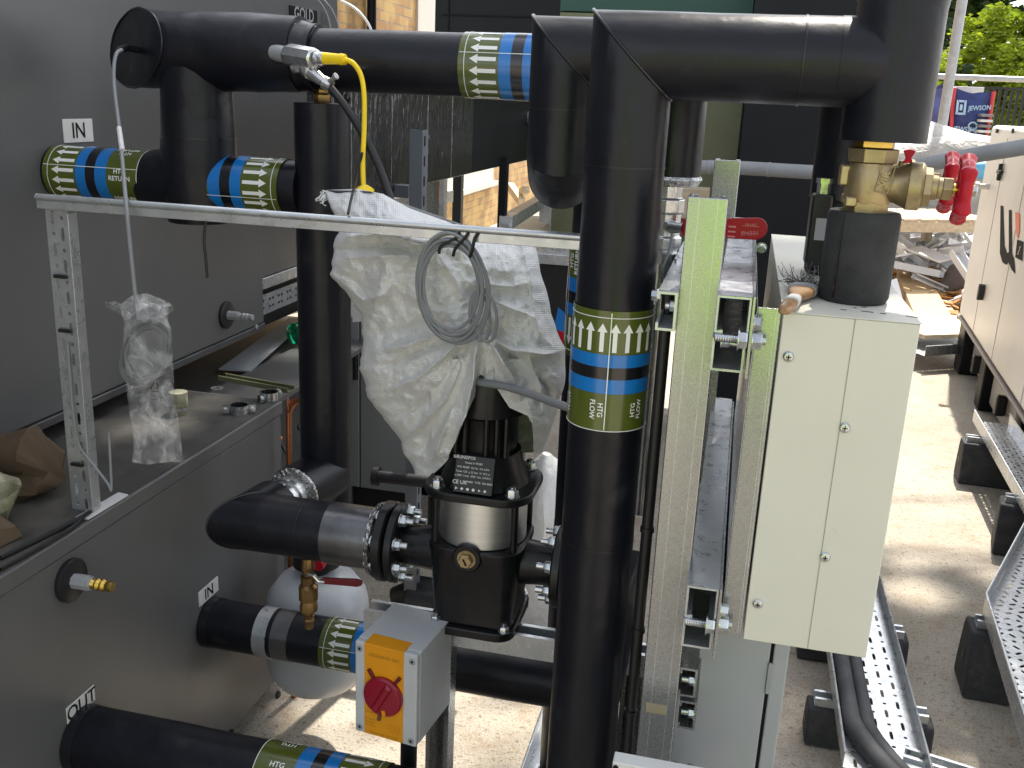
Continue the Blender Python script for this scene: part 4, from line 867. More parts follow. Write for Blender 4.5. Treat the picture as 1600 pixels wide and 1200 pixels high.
# ------------------------------------------------------------------ cream box with pipe stubs
BX0, BX1, BY0, BY1, BZ0, BZ1 = .0525, .1830, 1.000, 1.64, .932, 1.3045
cb = thing('cream_enclosure', 'cream painted steel enclosure hanging beside the strut frame', 'enclosure', ((BX0+BX1)/2, 1.3, BZ0))
MB().box((BX0, BY0, BZ0), (BX1, BY1, BZ1-.0012)).obj('casing', CREAM, cb, bevel=.0012)
MB().box((BX0-.0006, BY0-.0008, BZ1-.0010), (BX1+.0012, BY1, BZ1)).obj('lid', CREAM, cb, bevel=.0004)
xs = at(1322, 600, y=1.0).x; MB().box((xs-.0005, BY0-.0004, BZ0+.001), (xs+.0004, BY0+.0003, BZ1-.0012)).obj('fold_line', mat('cream_shadow_gap', (.3, .29, .23), .6), cb)
for u, v in ((1232, 557), (1320, 668), (1289, 870), (1184, 943)):
    q = at(u, v, y=BY0); s = MB().lathe([(0, .0056), (.0012, .0056), (.003, .0042), (.0036, .002)], q, (0, -1, 0), 20).obj('pan_screw', ZINC, cb)
    mb = MB(); mb.box((-.0026, -.0002, -.0005), (.0026, .0004, .0005), Matrix.Translation(q-V((0, .0037, 0)))); mb.box((-.0005, -.0002, -.0026), (.0005, .0004, .0026), Matrix.Translation(q-V((0, .0037, 0)))); mb.obj('cross_slot', DARKPRINT, s)
mb = MB(); rr = random.Random(9)
for (u, v, l) in ((1355, 487, .012), (1380, 490, .006), (1318, 484, .006), (1350, 480, .005), (1425, 495, .012), (1336, 481, .003)):
    q = at(u, v, z=BZ1+.0002); mb.box((-l/2, -.0012, 0), (l/2, .0012, .0002), Matrix.Translation(q) @ Matrix.Rotation(rr.uniform(-.4, .2), 4, 'Z'))
mb.obj('dark_scuff', DARKPRINT, cb)
st = thing('foam_stub', 'black foam lagging sleeve standing on the cream enclosure under the front brass valve', 'pipe lagging', (.127, YF, BZ1))
q = at(1340, 475, z=BZ1); SX, SY = .1275, YF-.002
MB().tube([V((SX, SY, BZ1+.0005)), V((SX, SY, BZ1+.006)), V((SX, SY, 1.396)), V((SX, SY, 1.400))], [.034, .0365, .0372, .0355], 48, wob=.008, wscale=18).obj('sleeve', FOAM, st)
mb = MB(); th = -2.25; e = V((math.cos(th), math.sin(th), 0)); tq = V((-e.y, e.x, 0))
o = V((SX, SY, 0))+e*.0366; mb.hexa([o+tq*-.0012+V((0, 0, BZ1+.006)), o+tq*.0012+V((0, 0, BZ1+.006)), o+tq*.0012+e*.0012+V((0, 0, BZ1+.006)), o+tq*-.0012+e*.0012+V((0, 0, BZ1+.006))], [k+V((0, 0, 1.398)) for k in (o+tq*-.0012, o+tq*.0012, o+tq*.0012+e*.0014, o+tq*-.0012+e*.0014)]); mb.obj('slit', BLACKL, st)
copy = copy_tree(st, V((.1205, 1.275, BZ1)), 'black foam lagging sleeve on the cream enclosure behind the front sleeve')
# brass gate valve
vz = at(1385, 287, y=YF).z
def gate_valve(label):
    vx, vy = SX, SY; t = thing('gate_valve', label, 'valve', (vx, vy, 1.40), 'brass gate valves above the cream enclosure')
    Z = V((0, 0, 1)); o = V((vx, vy, 0))
    b = MB().lathe([(1.401, .021), (1.407, .022), (1.412, .024), (1.44, .0245), (1.447, .022), (1.450, .022)], o, Z, 40); bd = b.obj('valve_body', BRASS, t, bevel=.0006)
    MB().lathe([(1.3985, .0235), (1.4105, .0245)], o, Z, 8, rot=.2, smooth=False).obj('lower_hexagon', BRASS, t, bevel=.001)
    MB().lathe([(1.4505, .0255), (1.4645, .0265)], o, Z, 8, rot=.35, smooth=False).obj('upper_hexagon', BRASS, t, bevel=.001)
    MB().lathe([(1.465, .0205), (1.480, .0205)], o, Z, 8, rot=.1, smooth=False).obj('union_nut', BRASSP, t, bevel=.001)
    ax = V((1, -.12, -.012)).normalized(); c = V((vx, vy, vz))
    MB().lathe([(.0, .0185), (.026, .0185), (.036, .0225), (.0385, .0245), (.050, .0245), (.0525, .022)], c, ax, 40).obj('bonnet', BRASS, t)
    MB().lathe([(.0527, .0205), (.0605, .020)], c, ax, 6, rot=.3, smooth=False).obj('bonnet_hexagon', BRASS, t, bevel=.0008)
    MB().lathe([(.0605, .013), (.066, .0125), (.067, .011), (.071, .011)], c, ax, 28).obj('bonnet_neck', BRASS, t)
    MB().lathe([(.0712, .0125), (.081, .0125)], c, ax, 6, smooth=False).obj('gland_nut', BRASS, t, bevel=.0008)
    MB().lathe([(.081, .006), (.100, .006)], c, ax, 16).obj('stem', BRASSP, t)
    lug = MB()
    for s_ in (-1, 1): lug.box((-.024, s_*.020-.006, 1.405-.0), (-.012, s_*.020+.006, 1.416), Matrix.Translation(o))
    lug.box((-.031, -.008, 1.425), (-.02, .008, 1.447), Matrix.Translation(o)); lug.obj('cast_lug', BRASS, t, bevel=.003)
    fr_o = c+V((.012, -.0245, .006)); la, lb = V((.15, 0, 1)).normalized(), V((-1, 0, .15)).normalized(); mb = MB()
    w_, h_ = .0135, .0062
    for (x0, y0, x1_, y1_) in ((-w_, -h_, w_, -h_), (w_, -h_, w_, h_), (w_, h_, -w_, h_), (-w_, h_, -w_, -h_)): mb.tube([fr_o+la*x0+lb*y0, fr_o+la*x1_+lb*y1_], .0006, 6)
    flat_text(mb, 'VIR', .0105, fr_o, la, lb, .02); mb.obj('cast_mark', BRASS, t)
    # hand wheel: scalloped rim, five spokes, hub
    wc = c+ax*.0915; a_, b_, _ = frame(ax); wh = MB(); n = 80; pr = []
    for i in range(n):
        th = 2*math.pi*i/n; lob = max(0, math.cos(5*th))**2; rad = .0265+.0050*lob; cc = wc+(a_*math.cos(th)+b_*math.sin(th))*rad; e = (a_*math.cos(th)+b_*math.sin(th))
        for k in range(10):
            p_ = 2*math.pi*k/10; wh.v.append(tuple(cc+e*(.0052*math.cos(p_)*(1+.4*lob))+ax*(.0064*math.sin(p_)*(1+.35*lob))))
    for i in range(n):
        for k in range(10): wh.f.append((i*10+k, i*10+(k+1) % 10, ((i+1) % n)*10+(k+1) % 10, ((i+1) % n)*10+k)); wh.smooth.append(True)
    w_o = wh.obj('hand_wheel', REDP, t)
    mb = MB()
    for k in range(5):
        th = 2*math.pi*k/5; e = a_*math.cos(th)+b_*math.sin(th); mb.tube([wc+e*.006-ax*.003, wc+e*.018-ax*.001, wc+e*.0285], [.0052, .004, .0045], 10)
    mb.lathe([(-.006, .0095), (.004, .0095), (.006, .008)], wc, ax, 20); mb.obj('spokes', REDP, w_o); hexbolt(MB(), wc+ax*.0062, ax, .006, .005).obj('wheel_nut', ZINC, w_o)
    return t
gv = gate_valve('brass gate valve with a red hand wheel in front of the other')
rp = at(1466, 312, y=1.265); gx = rp.x-.0915-.001
gv2 = copy_tree(gv, V((gx+.008, 1.265, 1.396)), 'brass gate valve with a red hand wheel, partly hidden behind the front valve')
p = at(1418, 249, y=1.235); dc = thing('drain_cock', 'tiny brass drain cock with a small red butterfly handle behind the front brass valve', 'valve', p)
MB().lathe([(-.016, .008), (-.004, .008), (-.003, .005), (.004, .005)], p+V((-.004, 0, -.006)), (0, 0, 1), 8, smooth=False).obj('body', BRASS, dc)
MB().prism([(-.006, -.006), (.006, -.006), (.003, 0), (.007, .008), (0, .010), (-.007, .008), (-.003, 0)], p+V((0, -.008, .002)), (1, 0, 0), (0, 0, 1), (0, .004, 0)).obj('handle', REDP, dc, bevel=.001)
# actuator beside the rear sleeve
q = at(1276, 360, y=1.235); ac = thing('actuator', 'small black actuator with a grey tag on the rear lagging sleeve', 'actuator', q)
MB().box((-.010, -.012, -.043), (.014, .03, .044), Matrix.Translation(q)).obj('housing', BLACKP, ac, bevel=.004); MB().box((-.003, -.0132, -.010), (.009, -.0122, .016), Matrix.Translation(q)).obj('tag', GREYP, ac)
MB().lathe([(0, .008), (.012, .008), (.012, .010), (.018, .010)], q+V((.002, 0, .044)), (0, 0, 1), 6, smooth=False).obj('nut', CHROME, ac)
q2 = at(1276, 404, y=1.235); MB().lathe([(-.008, .009), (.008, .009)], q2, (.3, -1, 0), 20).obj('knob', BLACKP, ac)
# red ball valve lever
a, b = at(1066, 357, y=1.235), at(1198, 358, y=1.235); bv = thing('ball_valve', 'red lever ball valve behind the front strut post', 'valve', a)
L_ = (b-a).length; dx = (b-a).normalized(); hz = V((0, 0, 1)); poly = [(0, -.0098), (L_-.011, -.0135)] + [(L_-.0125+.0135*math.cos(R(t)), .0135*math.sin(R(t))) for t in range(-75, 90, 15)] + [(L_-.012, .0135), (0, .0118)]
lev = MB().prism(poly, a, dx, hz, (0, .006, 0)).obj('lever', REDP, bv, bevel=.0018)
mb = MB()
for k in range(3): mb.box((L_-.046, -.0006, -.0065+.006*k), (L_-.037, .0001, -.0045+.006*k), Matrix.Translation(a))
flat_text(mb, 'EN331', .0075, a+dx*(L_-.0195)+hz*-.0055+V((0, -.0005, 0)), dx, hz); flat_text(mb, 'PN40', .006, a+dx*(L_-.0195)+hz*.0045+V((0, -.0005, 0)), dx, hz)
for s_ in (-1, 1): mb.box((L_-.030, -.0006, .0042+s_*.0042), (L_-.009, .0001, .0046+s_*.0042), Matrix.Translation(a))
mb.obj('lettering', mat('pale_red_print', (.62, .2, .2), .5), lev)
bc = V((-.092, 1.27, a.z)); MB().lathe([(-.05, .018), (-.03, .018), (-.03, .022), (-.016, .022), (-.014, .019), (.014, .019), (.016, .022), (.032, .022), (.034, .018), (.055, .018)], bc, (0, 0, 1), 8, smooth=False).obj('body', CHROME, bv, bevel=.001)
MB().tube([bc, bc+V((.01, -.028, 0)), a+V((0, .003, 0))], [.008, .008, .006], 10).obj('spindle', CHROME, bv)
MB().cyl(bc+V((0, 0, -.40)), bc+V((0, 0, -.05)), .016, n=20).obj('tail_pipe', CHROME, bv)
# paint brush
q0 = at(1226, 484, z=BZ1+.008); q1 = at(1253, 455, z=BZ1+.008); dv = (q1-q0).normalized(); sv = V((0, 0, 1)).cross(dv).normalized()
br = thing('paint_brush', 'worn paint brush with a wooden handle lying on the cream enclosure', 'brush', q0)
def loft(secs, o, d, s, nm, m, p, n=16):
    mb = MB()
    for h, w_, t_ in secs:
        for i in range(n): th = 2*math.pi*i/n; c_, s2 = math.cos(th), math.sin(th); mb.v.append(tuple(o+d*h+s*(w_*math.copysign(abs(c_)**.7, c_))+V((0, 0, 1))*(t_*math.copysign(abs(s2)**.7, s2))))
    for k in range(len(secs)-1):
        for i in range(n): mb.f.append((k*n+i, k*n+(i+1) % n, (k+1)*n+(i+1) % n, (k+1)*n+i)); mb.smooth.append(True)
    mb.f += [tuple(reversed(range(n))), tuple(range((len(secs)-1)*n, len(secs)*n))]; mb.smooth += [True, True]
    return mb.obj(nm, m, p)
L_ = (q1-q0).length
bh = loft([(-.006, .003, .003), (0, .0062, .005), (L_*.25, .0075, .0055), (L_*.5, .0062, .005), (L_*.68, .0066, .005), (L_*.85, .0125, .006), (L_, .0142, .0065)], q0, dv, sv, 'handle', mat('oiled_wood', (.4, .24, .11), .5, c2=(.26, .14, .06), scale=30, coat=.3), br)
loft([(L_*.32, .0078, .0060), (L_*.55, .0070, .0057)], q0, dv, sv, 'paper_label', LABEL, bh)
loft([(L_+.0005, .015, .0072), (L_+.018, .0155, .007)], q0, dv, sv, 'ferrule', GREYP, br)
mb = MB(); rr = random.Random(2)
for i in range(150):
    s0 = rr.uniform(-.014, .014); p = q0+dv*(L_+.017)+sv*s0+V((0, 0, rr.uniform(-.006, .006))); P = [p]
    dd = (dv+sv*(s0*14+rr.uniform(-.5, .5))+V((0, 0, rr.uniform(-.1, .35)))).normalized(); ln = rr.uniform(.025, .06)
    for k in range(3): P.append(P[-1]+dd*ln/3); dd = (dd+V((rr.uniform(-.3, .3), rr.uniform(-.3, .3), rr.uniform(-.3, .25)))).normalized()
    for k in P: k.z = max(k.z, BZ1+.0006)
    mb.tube(P, .00032, 4, False)
mb.obj('bristles', BLACKP, br, kind='stuff')
# pale door under the box, plate at the foot of the frame
yd = 1.13; pd = thing('grey_cabinet', 'pale grey steel cabinet door below the cream enclosure', 'cabinet', (.06, yd, 0))
xr = at(1225, 1080, y=yd).x; xg = at(1199, 1080, y=yd).x; ztop = .925
MB().box((-.03, yd, 0), (xg-.0025, yd+.35, ztop)).obj('door', GREYL, pd, bevel=.002)
MB().box((xg-.0025, yd+.004, 0), (xg+.0015, yd+.35, ztop)).obj('gap', DARKPRINT, pd)
MB().box((xg+.0015, yd, 0), (xr, yd+.35, ztop)).obj('frame_edge', GREYL, pd, bevel=.002)
q = at(1206, 1060, y=yd); MB().box((xg-.003, yd-.003, q.z-.022), (xg+.003, yd+.001, q.z+.022)).obj('catch', GREYP, pd, bevel=.001)
q = at(958, 1186, y=.93); q3 = at(1125, 1199, y=.93)
wp = thing('white_plate', 'white plate at the foot of the front strut post, cut by the frame edge', 'plate', (0, .93, .5)); M = Matrix.Translation(V((q.x, .93, q.z))) @ Matrix.Rotation(-.0, 4, 'Y')
MB().box((0, -.005, -.16), (.125, .015, 0), M).obj('plate', LABEL, wp, bevel=.0015); MB().lathe([(0, .003), (.002, .003)], (q.x+.004, .9245, q.z-.006), (0, -1, 0), 12).obj('rivet', DARKPRINT, wp)
def on_plane(u, v, p0, n):
    d = CF + CR*((u-800)/FPX) + CD*((v-600)/FPX); n = V(n); return CAM + d*((V(p0)-CAM).dot(n)/d.dot(n))
# ------------------------------------------------------------------ behind the pump
ves = thing('expansion_vessel', 'pale grey expansion vessel behind the lower pipe', 'vessel', (-.857, 1.875, .12))
vc = V((-.857, 1.875, 0)); MB().lathe([(.140, .02), (.145, .06), (.163, .093), (.192, .113), (.21, .117), (.36, .117), (.385, .112), (.42, .088), (.437, .05), (.442, .02)], vc, (0, 0, 1), 56).obj('shell', VESSEL, ves)
MB().lathe([(.262, .1172), (.266, .1182), (.270, .1172)], vc, (0, 0, 1), 56, False).obj('weld_ring', VESSEL, ves)
MB().lathe([(.435, .03), (.455, .03), (.46, .055), (.50, .055)], vc, (0, 0, 1), 30).obj('valve_cap', BLACKP, ves); MB().lathe([(0, .012), (.02, .012)], at(503, 878, y=1.80), (0, -1, 0), 16).obj('red_plug', REDP, ves)
MB().cyl(vc+V((0, .02, .49)), vc+V((.0, .02, .80)), .014, n=16).obj('connection', BLACKP, ves)
cx_ = at(452, 690, y=2.0).x
cop = thing('copper_pipe', 'vertical copper pipe with a bent top beside the corner of the lower cabinet', 'pipe', (cx_, 2.0, 0))
MB().tube(smooth_path([V((cx_-.003, 2.0, .0)), V((cx_-.003, 2.0, .4)), V((cx_, 2.0, .74)), V((cx_+.004, 2.0, .775)), V((cx_+.022, 2.0, .80)), V((cx_+.05, 2.0, .806)), V((cx_+.12, 2.02, .806))], 8), .0075, 16).obj('tube', COPPER, cop)
wire('black_wires', [at(430, 660, y=2.08), at(438, 690, y=2.07), at(450, 712, y=2.06), at(462, 730, y=2.07)], .004, BLACKP, 'black wires hanging beside the copper pipe', 'wire')
q = at(432, 690, y=2.07); tag(MB().box((-.012, 0, -.016), (.010, .01, .014), Matrix.Translation(q) @ Matrix.Rotation(.25, 4, 'Y')).obj('orange_tag', ORANGE, bevel=.002), 'small orange tag beside the copper pipe', 'tag')
dv_ = thing('drain_valve', 'small bronze drain valve with a maroon lever under the pump suction pipe', 'valve', at(480, 900, y=YP-.01))
t0 = at(481, 872, y=YP-.01); t1 = at(480, 980, y=YP-.01); k = (t0.z-t1.z)
MB().lathe([(0, .010), (.10*k, .0125), (.16*k, .0125), (.17*k, .0095), (.24*k, .0095), (.25*k, .0135), (.34*k, .0135), (.36*k, .0115), (.40*k, .0175), (.58*k, .0175), (.60*k, .014), (.66*k, .0165), (.74*k, .0165), (.76*k, .009), (.80*k, .009), (.81*k, .011), (.86*k, .0085), (.88*k, .0105), (.93*k, .008), (k, .0085)], V((t0.x, YP-.01, t0.z)), (0, 0, -1), 10, ).obj('body', BRONZE, dv_, ang=25)
a, b = at(503, 908, y=YP-.03), at(574, 913, y=YP-.03); dx = (b-a).normalized()
MB().prism([(0, -.006), (.066, -.0075), (.073, -.005), (.076, 0), (.073, .005), (.066, .0075), (0, .006)], a, dx, (0, 0, 1), (0, .006, 0)).obj('lever_sleeve', MAROON, dv_, bevel=.002)
MB().tube([at(482, 897, y=YP-.028), at(490, 899, y=YP-.03), at(498, 908, y=YP-.028), at(508, 909, y=YP-.028)], .0035, 8).obj('lever_arm', CHROME, dv_)
# grey cabinet with a door behind the column and the pump
yb_ = 2.9; gc = thing('grey_door_cabinet', 'mid grey cabinet with a black pull handle standing behind the pump', 'cabinet', (-.85, yb_, .2))
xa, xb, xc = at(540, 600, y=yb_).x-.12, at(562, 640, y=yb_).x, at(760, 640, y=yb_).x; zt_ = at(600, 500, y=yb_).z; zb_ = .20
MB().box((xa, yb_, zb_), (xb-.002, yb_+.5, zt_)).obj('side_panel', GREYD, gc, bevel=.003); MB().box((xb+.002, yb_, zb_), (xc, yb_+.5, zt_)).obj('door', GREYD, gc, bevel=.003); MB().box((xa, yb_+.02, zb_+.01), (xc-.01, yb_+.48, zt_-.01)).obj('carcass', AHUD, gc)
MB().box((xa+.02, yb_+.03, 0), (xc-.02, yb_+.45, zb_-.001)).obj('plinth', BLACKP, gc)
a, b = at(557, 543, y=yb_), at(557, 592, y=yb_); MB().box((a.x-.007, yb_-.02, b.z), (a.x+.007, yb_-.001, a.z)).obj('handle', BLACKP, gc, bevel=.003)
a, b = at(547, 552, y=yb_), at(553, 592, y=yb_); MB().box((a.x, yb_-.0012, b.z), (b.x, yb_-.0002, a.z)).obj('label', LABEL, gc)
q = at(640, 690, y=yb_); MB().box((q.x-.002, yb_-.0006, zb_+.02), (q.x+.001, yb_+.0004, at(640, 560, y=yb_).z)).obj('seam', AHUD, gc)
a, b = at(588, 744, y=2.35), at(690, 752, y=2.35); bp_ = thing('black_pipe_stub', 'black horizontal pipe stub with a collar in front of the grey cabinet', 'pipe', a)
MB().cyl(a, b+V((.2, 0, 0)), .017, n=24).obj('pipe', BLACKP, bp_); MB().lathe([(-.008, .026), (.008, .026)], a, (1, 0, 0), 28).obj('collar', BLACKP, bp_); MB().cyl(V((a.x+.2, 2.35, 0)), V((a.x+.2, 2.35, a.z)), .014).obj('leg', BLACKP, bp_)
q = at(640, 775, y=2.4); MB0 = blob([V((q.x-.06, 2.45, .06)), V((q.x, 2.45, .08)), V((q.x+.09, 2.45, .07)), V((q.x+.16, 2.45, .05))], [.03, .07, .07, .03], 14, .03, 4); tag(MB0.obj('dark_offcut', BLACKP), 'dark bundled offcut on the ground behind the pump flange', 'offcut')
q = at(565, 490, y=2.8); tag(MB().hexa([q+V((-.03, 0, -.03)), q+V((.03, 0, -.02)), q+V((.03, .03, -.02)), q+V((-.03, .03, -.03))], [q+V((-.03, 0, .03)), q+V((.03, 0, .035)), q+V((.03, .03, .035)), q+V((-.03, .03, .03))]).obj('white_carton', LABEL), 'small white carton on the grey cabinet beside the black column', 'box')
# white polythene and black machine right of the pump
c = at(852, 720, y=2.55); mb = blob([V((c.x-.02, 2.6, .0)), V((c.x-.015, 2.6, .10)), V((c.x, 2.6, .2)), V((c.x+.005, 2.6, .33)), V((c.x-.01, 2.6, .46)), V((c.x-.008, 2.6, .52))], [.12, .12, .10, .09, .06, .015], 16, .03, 8)
tag(mb.obj('plastic_sheet', mat('milky_polythene', (.62, .61, .58), .3, bump=.6, bscale=30, bdist=.01)), 'bunched white polythene sheet standing on the ground behind the pump', 'plastic sheet')
YM = 3.3; bm = thing('black_machine', 'black machine casing with a blue and red sticker behind the white bag', 'machine', (-.35, YM, 0))
xa, xb = at(800, 450, y=YM).x, at(960, 450, y=YM).x; za, zb = at(870, 412, y=YM).z, at(870, 600, y=YM).z
MB().box((xa, YM, zb), (xb, YM+.4, za-.002)).obj('casing', BLACKP, bm, bevel=.006); MB().box((xa-.01, YM-.03, za), (xb+.01, YM+.42, za+.035)).obj('top_rail', GALVB, bm, bevel=.002); 
for x in (xa+.03, xb-.03): MB().box((x-.02, YM+.1, 0), (x+.02, YM+.14, zb-.001)).obj('leg', GALV, bm)
MB().prism([(0, 0), (.05, -.04), (.05, .04), (.01, .07)], at(866, 510, y=YM-.003), (1, 0, 0), (0, 0, 1), (0, .002, 0)).obj('blue_sticker', BLUE, bm); MB().prism([(0, 0), (.04, -.05), (.042, .006), (.014, .014)], at(868, 522, y=YM-.004), (1, 0, 0), (0, 0, 1), (0, .002, 0)).obj('red_sticker', REDP, bm)

# ------------------------------------------------------------------ foil faced duct, struts and frames behind the bag
DX, DZ = -.88, 1.25
yA, yB = at(549, 250, x=DX).y, 5.2
dct = thing('insulated_duct', 'shiny black foil faced duct running away behind the yellow lead', 'duct', (-1.15, 3.8, DZ))
yj = [yA, at(612, 250, x=DX).y, at(668, 250, x=DX).y, at(706, 230, x=DX).y, at(739, 220, x=DX).y]
for a, b in zip(yj, yj[1:]): MB().box((DX-.11, a+.002, DZ), (DX, b-.002, 1.575)).obj('foil_panel', FOILD, dct, bevel=.004)
MB().box((DX-.11, yj[-1]+.002, DZ), (DX-.002, yB, 1.575)).obj('plain_panel', DARKC, dct, bevel=.004)
for y in (2.9, 4.9): MB().box((DX-.09, y, 0), (DX-.04, y+.05, DZ-.001)).obj('leg', GALV, dct)
def stick(name, u0, v0, u1, v1, y, w_, m, label, cat, depth=.04, slots=False, z0=None, group=None):
    a, b = at(u0, v0, y=y), at(u1, v1, y=y); x = (a.x+b.x)/2; zb = b.z if z0 is None else z0
    t = thing(name, label, cat, (x, y, zb), group); MB().channel((x, y, zb), (x, y, a.z), (0, 1, 0), w_, depth).obj('channel', m, t)
    if slots:
        k = int((a.z-zb)/.05)
        for i in range(k): MB().box((x+w_/2+.0002, y+.012, zb+.02+.05*i), (x+w_/2+.0008, y+.022, zb+.045+.05*i)).obj('slot', DARKPRINT, t)
    return t
stick('strut_post', 650, 203, 648, 400, 2.4, .034, mat('dull_zinc', (.16, .18, .2), .5, metal=.5), 'dull grey slotted strut post standing in front of the foil duct', 'steel post', slots=True, z0=0)
a, b = at(588, 296, y=2.45), at(640, 296, y=2.45); t = thing('grey_bar', 'short grey strut arm fixed left of the slotted strut post', 'steel bar', a); MB().box((a.x-.06, 2.436, a.z-.016), (b.x, 2.478, a.z+.016)).obj('bar', MATS['dull_zinc'], t, bevel=.002)
stick('dark_post', 785, 245, 781, 420, 3.6, .028, DARKC, 'thin dark post under the far end of the foil duct', 'steel post', z0=0)
q = at(672, 290, y=3.0); tag(MB().box((-.025, 0, -.05), (.018, .05, .03), Matrix.Translation(q)).obj('orange_case', ORANGE, bevel=.006), 'small orange case beside the slotted strut post', 'case')
# pale galvanised frame in front of the brick wall
pf = thing('pallet_frame', 'pale galvanised frame standing in the sun in front of the brick wall', 'steel frame', (-1.1, 5, 0))
def bar3(p, q, w_, nm, m, par): p, q = V(p), V(q); a, b, d = frame(q-p); return MB().prism([(-w_/2, -w_/2), (w_/2, -w_/2), (w_/2, w_/2), (-w_/2, w_/2)], p, a, b, q-p).obj(nm, m, par, bevel=.002)
P1, P2 = at(596, 322, y=3.4), at(700, 306, y=4.2); bar3(P1, P2, .05, 'rail', GALVB, pf); bar3(at(690, 277, y=3.9), V((at(690, 277, y=3.9).x, 3.9, 0)), .04, 'upright', GALVB, pf)
P3, P4 = at(790, 348, y=3.6), at(846, 314, y=4.6); bar3(P3, P4, .05, 'rail', GALVB, pf); e = at(855, 310, y=4.6); bar3(e, V((e.x, 4.6, 0)), .06, 'upright', GALVB, pf); bar3(V((P3.x, P3.y, P3.z-.001)), V((P3.x, P3.y, 0)), .04, 'upright', GALVB, pf); bar3(V((P1.x, P1.y, P1.z-.001)), V((P1.x, P1.y, 0)), .04, 'upright', GALVB, pf)
P5, P6 = at(800, 372, y=3.8), at(850, 338, y=4.9); tag(bar3(P5-V((0, 0, .06)), P6-V((0, 0, .06)), .12, 'timber_beam', OLDWOOD, None), 'pale sunlit timber beam below the galvanised frame', 'timber')
# brick building
def brickmat():
    M = bpy.data.materials.new('stock_brick'); M.use_nodes = True; t = M.node_tree; N = t.nodes; L = t.links.new; b = N['Principled BSDF']; b.inputs['Roughness'].default_value = .85
    tc = N.new('ShaderNodeTexCoord'); sx = N.new('ShaderNodeSeparateXYZ'); cb_ = N.new('ShaderNodeCombineXYZ'); L(tc.outputs['Object'], sx.inputs[0]); L(sx.outputs['Y'], cb_.inputs['X']); L(sx.outputs['Z'], cb_.inputs['Y'])
    k = N.new('ShaderNodeTexBrick'); k.inputs['Scale'].default_value = 1; k.inputs['Brick Width'].default_value = .225; k.inputs['Row Height'].default_value = .075; k.inputs['Mortar Size'].default_value = .006
    k.inputs['Color1'].default_value = (.5, .33, .14, 1); k.inputs['Color2'].default_value = (.36, .2, .09, 1); k.inputs['Mortar'].default_value = (.3, .24, .17, 1); L(cb_.outputs[0], k.inputs['Vector'])
    n = N.new('ShaderNodeTexNoise'); n.inputs['Scale'].default_value = 5; L(tc.outputs['Object'], n.inputs['Vector']); mx = N.new('ShaderNodeMix'); mx.data_type = 'RGBA'; mx.inputs['B'].default_value = (.62, .44, .18, 1); L(k.outputs['Color'], mx.inputs['A'])
    r = N.new('ShaderNodeMapRange'); r.inputs[1].default_value = .45; r.inputs[2].default_value = .65; r.inputs[4].default_value = .7; L(n.outputs['Fac'], r.inputs[0]); L(r.outputs[0], mx.inputs['Factor']); L(mx.outputs['Result'], b.inputs['Base Color'])
    bp = N.new('ShaderNodeBump'); bp.inputs['Strength'].default_value = .8; bp.inputs['Distance'].default_value = .01; L(k.outputs['Fac'], bp.inputs['Height']); bp.invert = True; L(bp.outputs[0], b.inputs['Normal'])
    return M
BRICK = brickmat(); BXW = -2.9
bb = thing('brick_building', 'yellow stock brick building with pale panels behind the unit', 'building', (-4, 12, 0))
MB().box((-6, 6.2, 0), (BXW, 24, 4.2)).obj('wall', BRICK, bb)
yw = at(650, 20, x=BXW).y
MB().box((BXW-.05, yw, 1.2), (BXW+.02, yw+1.6, 4.0)).obj('pale_panel', WHITEP, bb, bevel=.004)
a, b = at(688, 300, x=BXW+.03), at(768, 262, x=BXW+.03); MB().box((BXW-.05, a.y, .55), (BXW+.03, b.y+.1, 1.15)).obj('white_panel', WHITEP, bb, bevel=.004); MB().box((BXW-.02, a.y-.02, .49), (BXW+.08, b.y+.15, .545)).obj('sill', LABEL, bb, bevel=.004)
yx = at(573, 20, x=BXW).y; MB().cyl((BXW+.04, yx, 0), (BXW+.04, yx, 4.0), .035, n=14).obj('drain_pipe', DARKC, bb)
wire('white_lead', [at(532, 1, y=4.5), at(550, 10, y=4.5), at(566, 24, y=4.5), at(578, 42, y=4.5), at(584, 62, y=4.5)], .006, LABEL, 'white lead arching above the return pipe in front of the brickwork', 'wire')
wire('grey_wire', [at(494, -3, y=2.3), at(506, 12, y=2.3), at(514, 32, y=2.3), at(517, 50, y=2.3)], .0018, CABLEG, 'thin grey wire hanging beside the dark name plate', 'wire'); wire('grey_wire', [at(503, -3, y=2.4), at(518, 14, y=2.4), at(528, 38, y=2.4), at(530, 55, y=2.4)], .0018, CABLEG, 'second thin grey wire further right of the dark name plate', 'wire')
a, b = at(797, 300, x=-1.9), at(830, 330, x=-1.9)
for k, (u0, v0, u1, v1, lb) in enumerate(((797, 290, 815, 316, 'left of the two loose timber offcuts leaning by the brick wall'), (812, 304, 822, 296, 'right, shorter timber offcut leaning by the brick wall'))):
    tag(bar3(at(u0, v0, y=8.5), at(u1, v1, y=8.2), .06, 'timber_offcut', OLDWOOD, None), lb, 'timber')
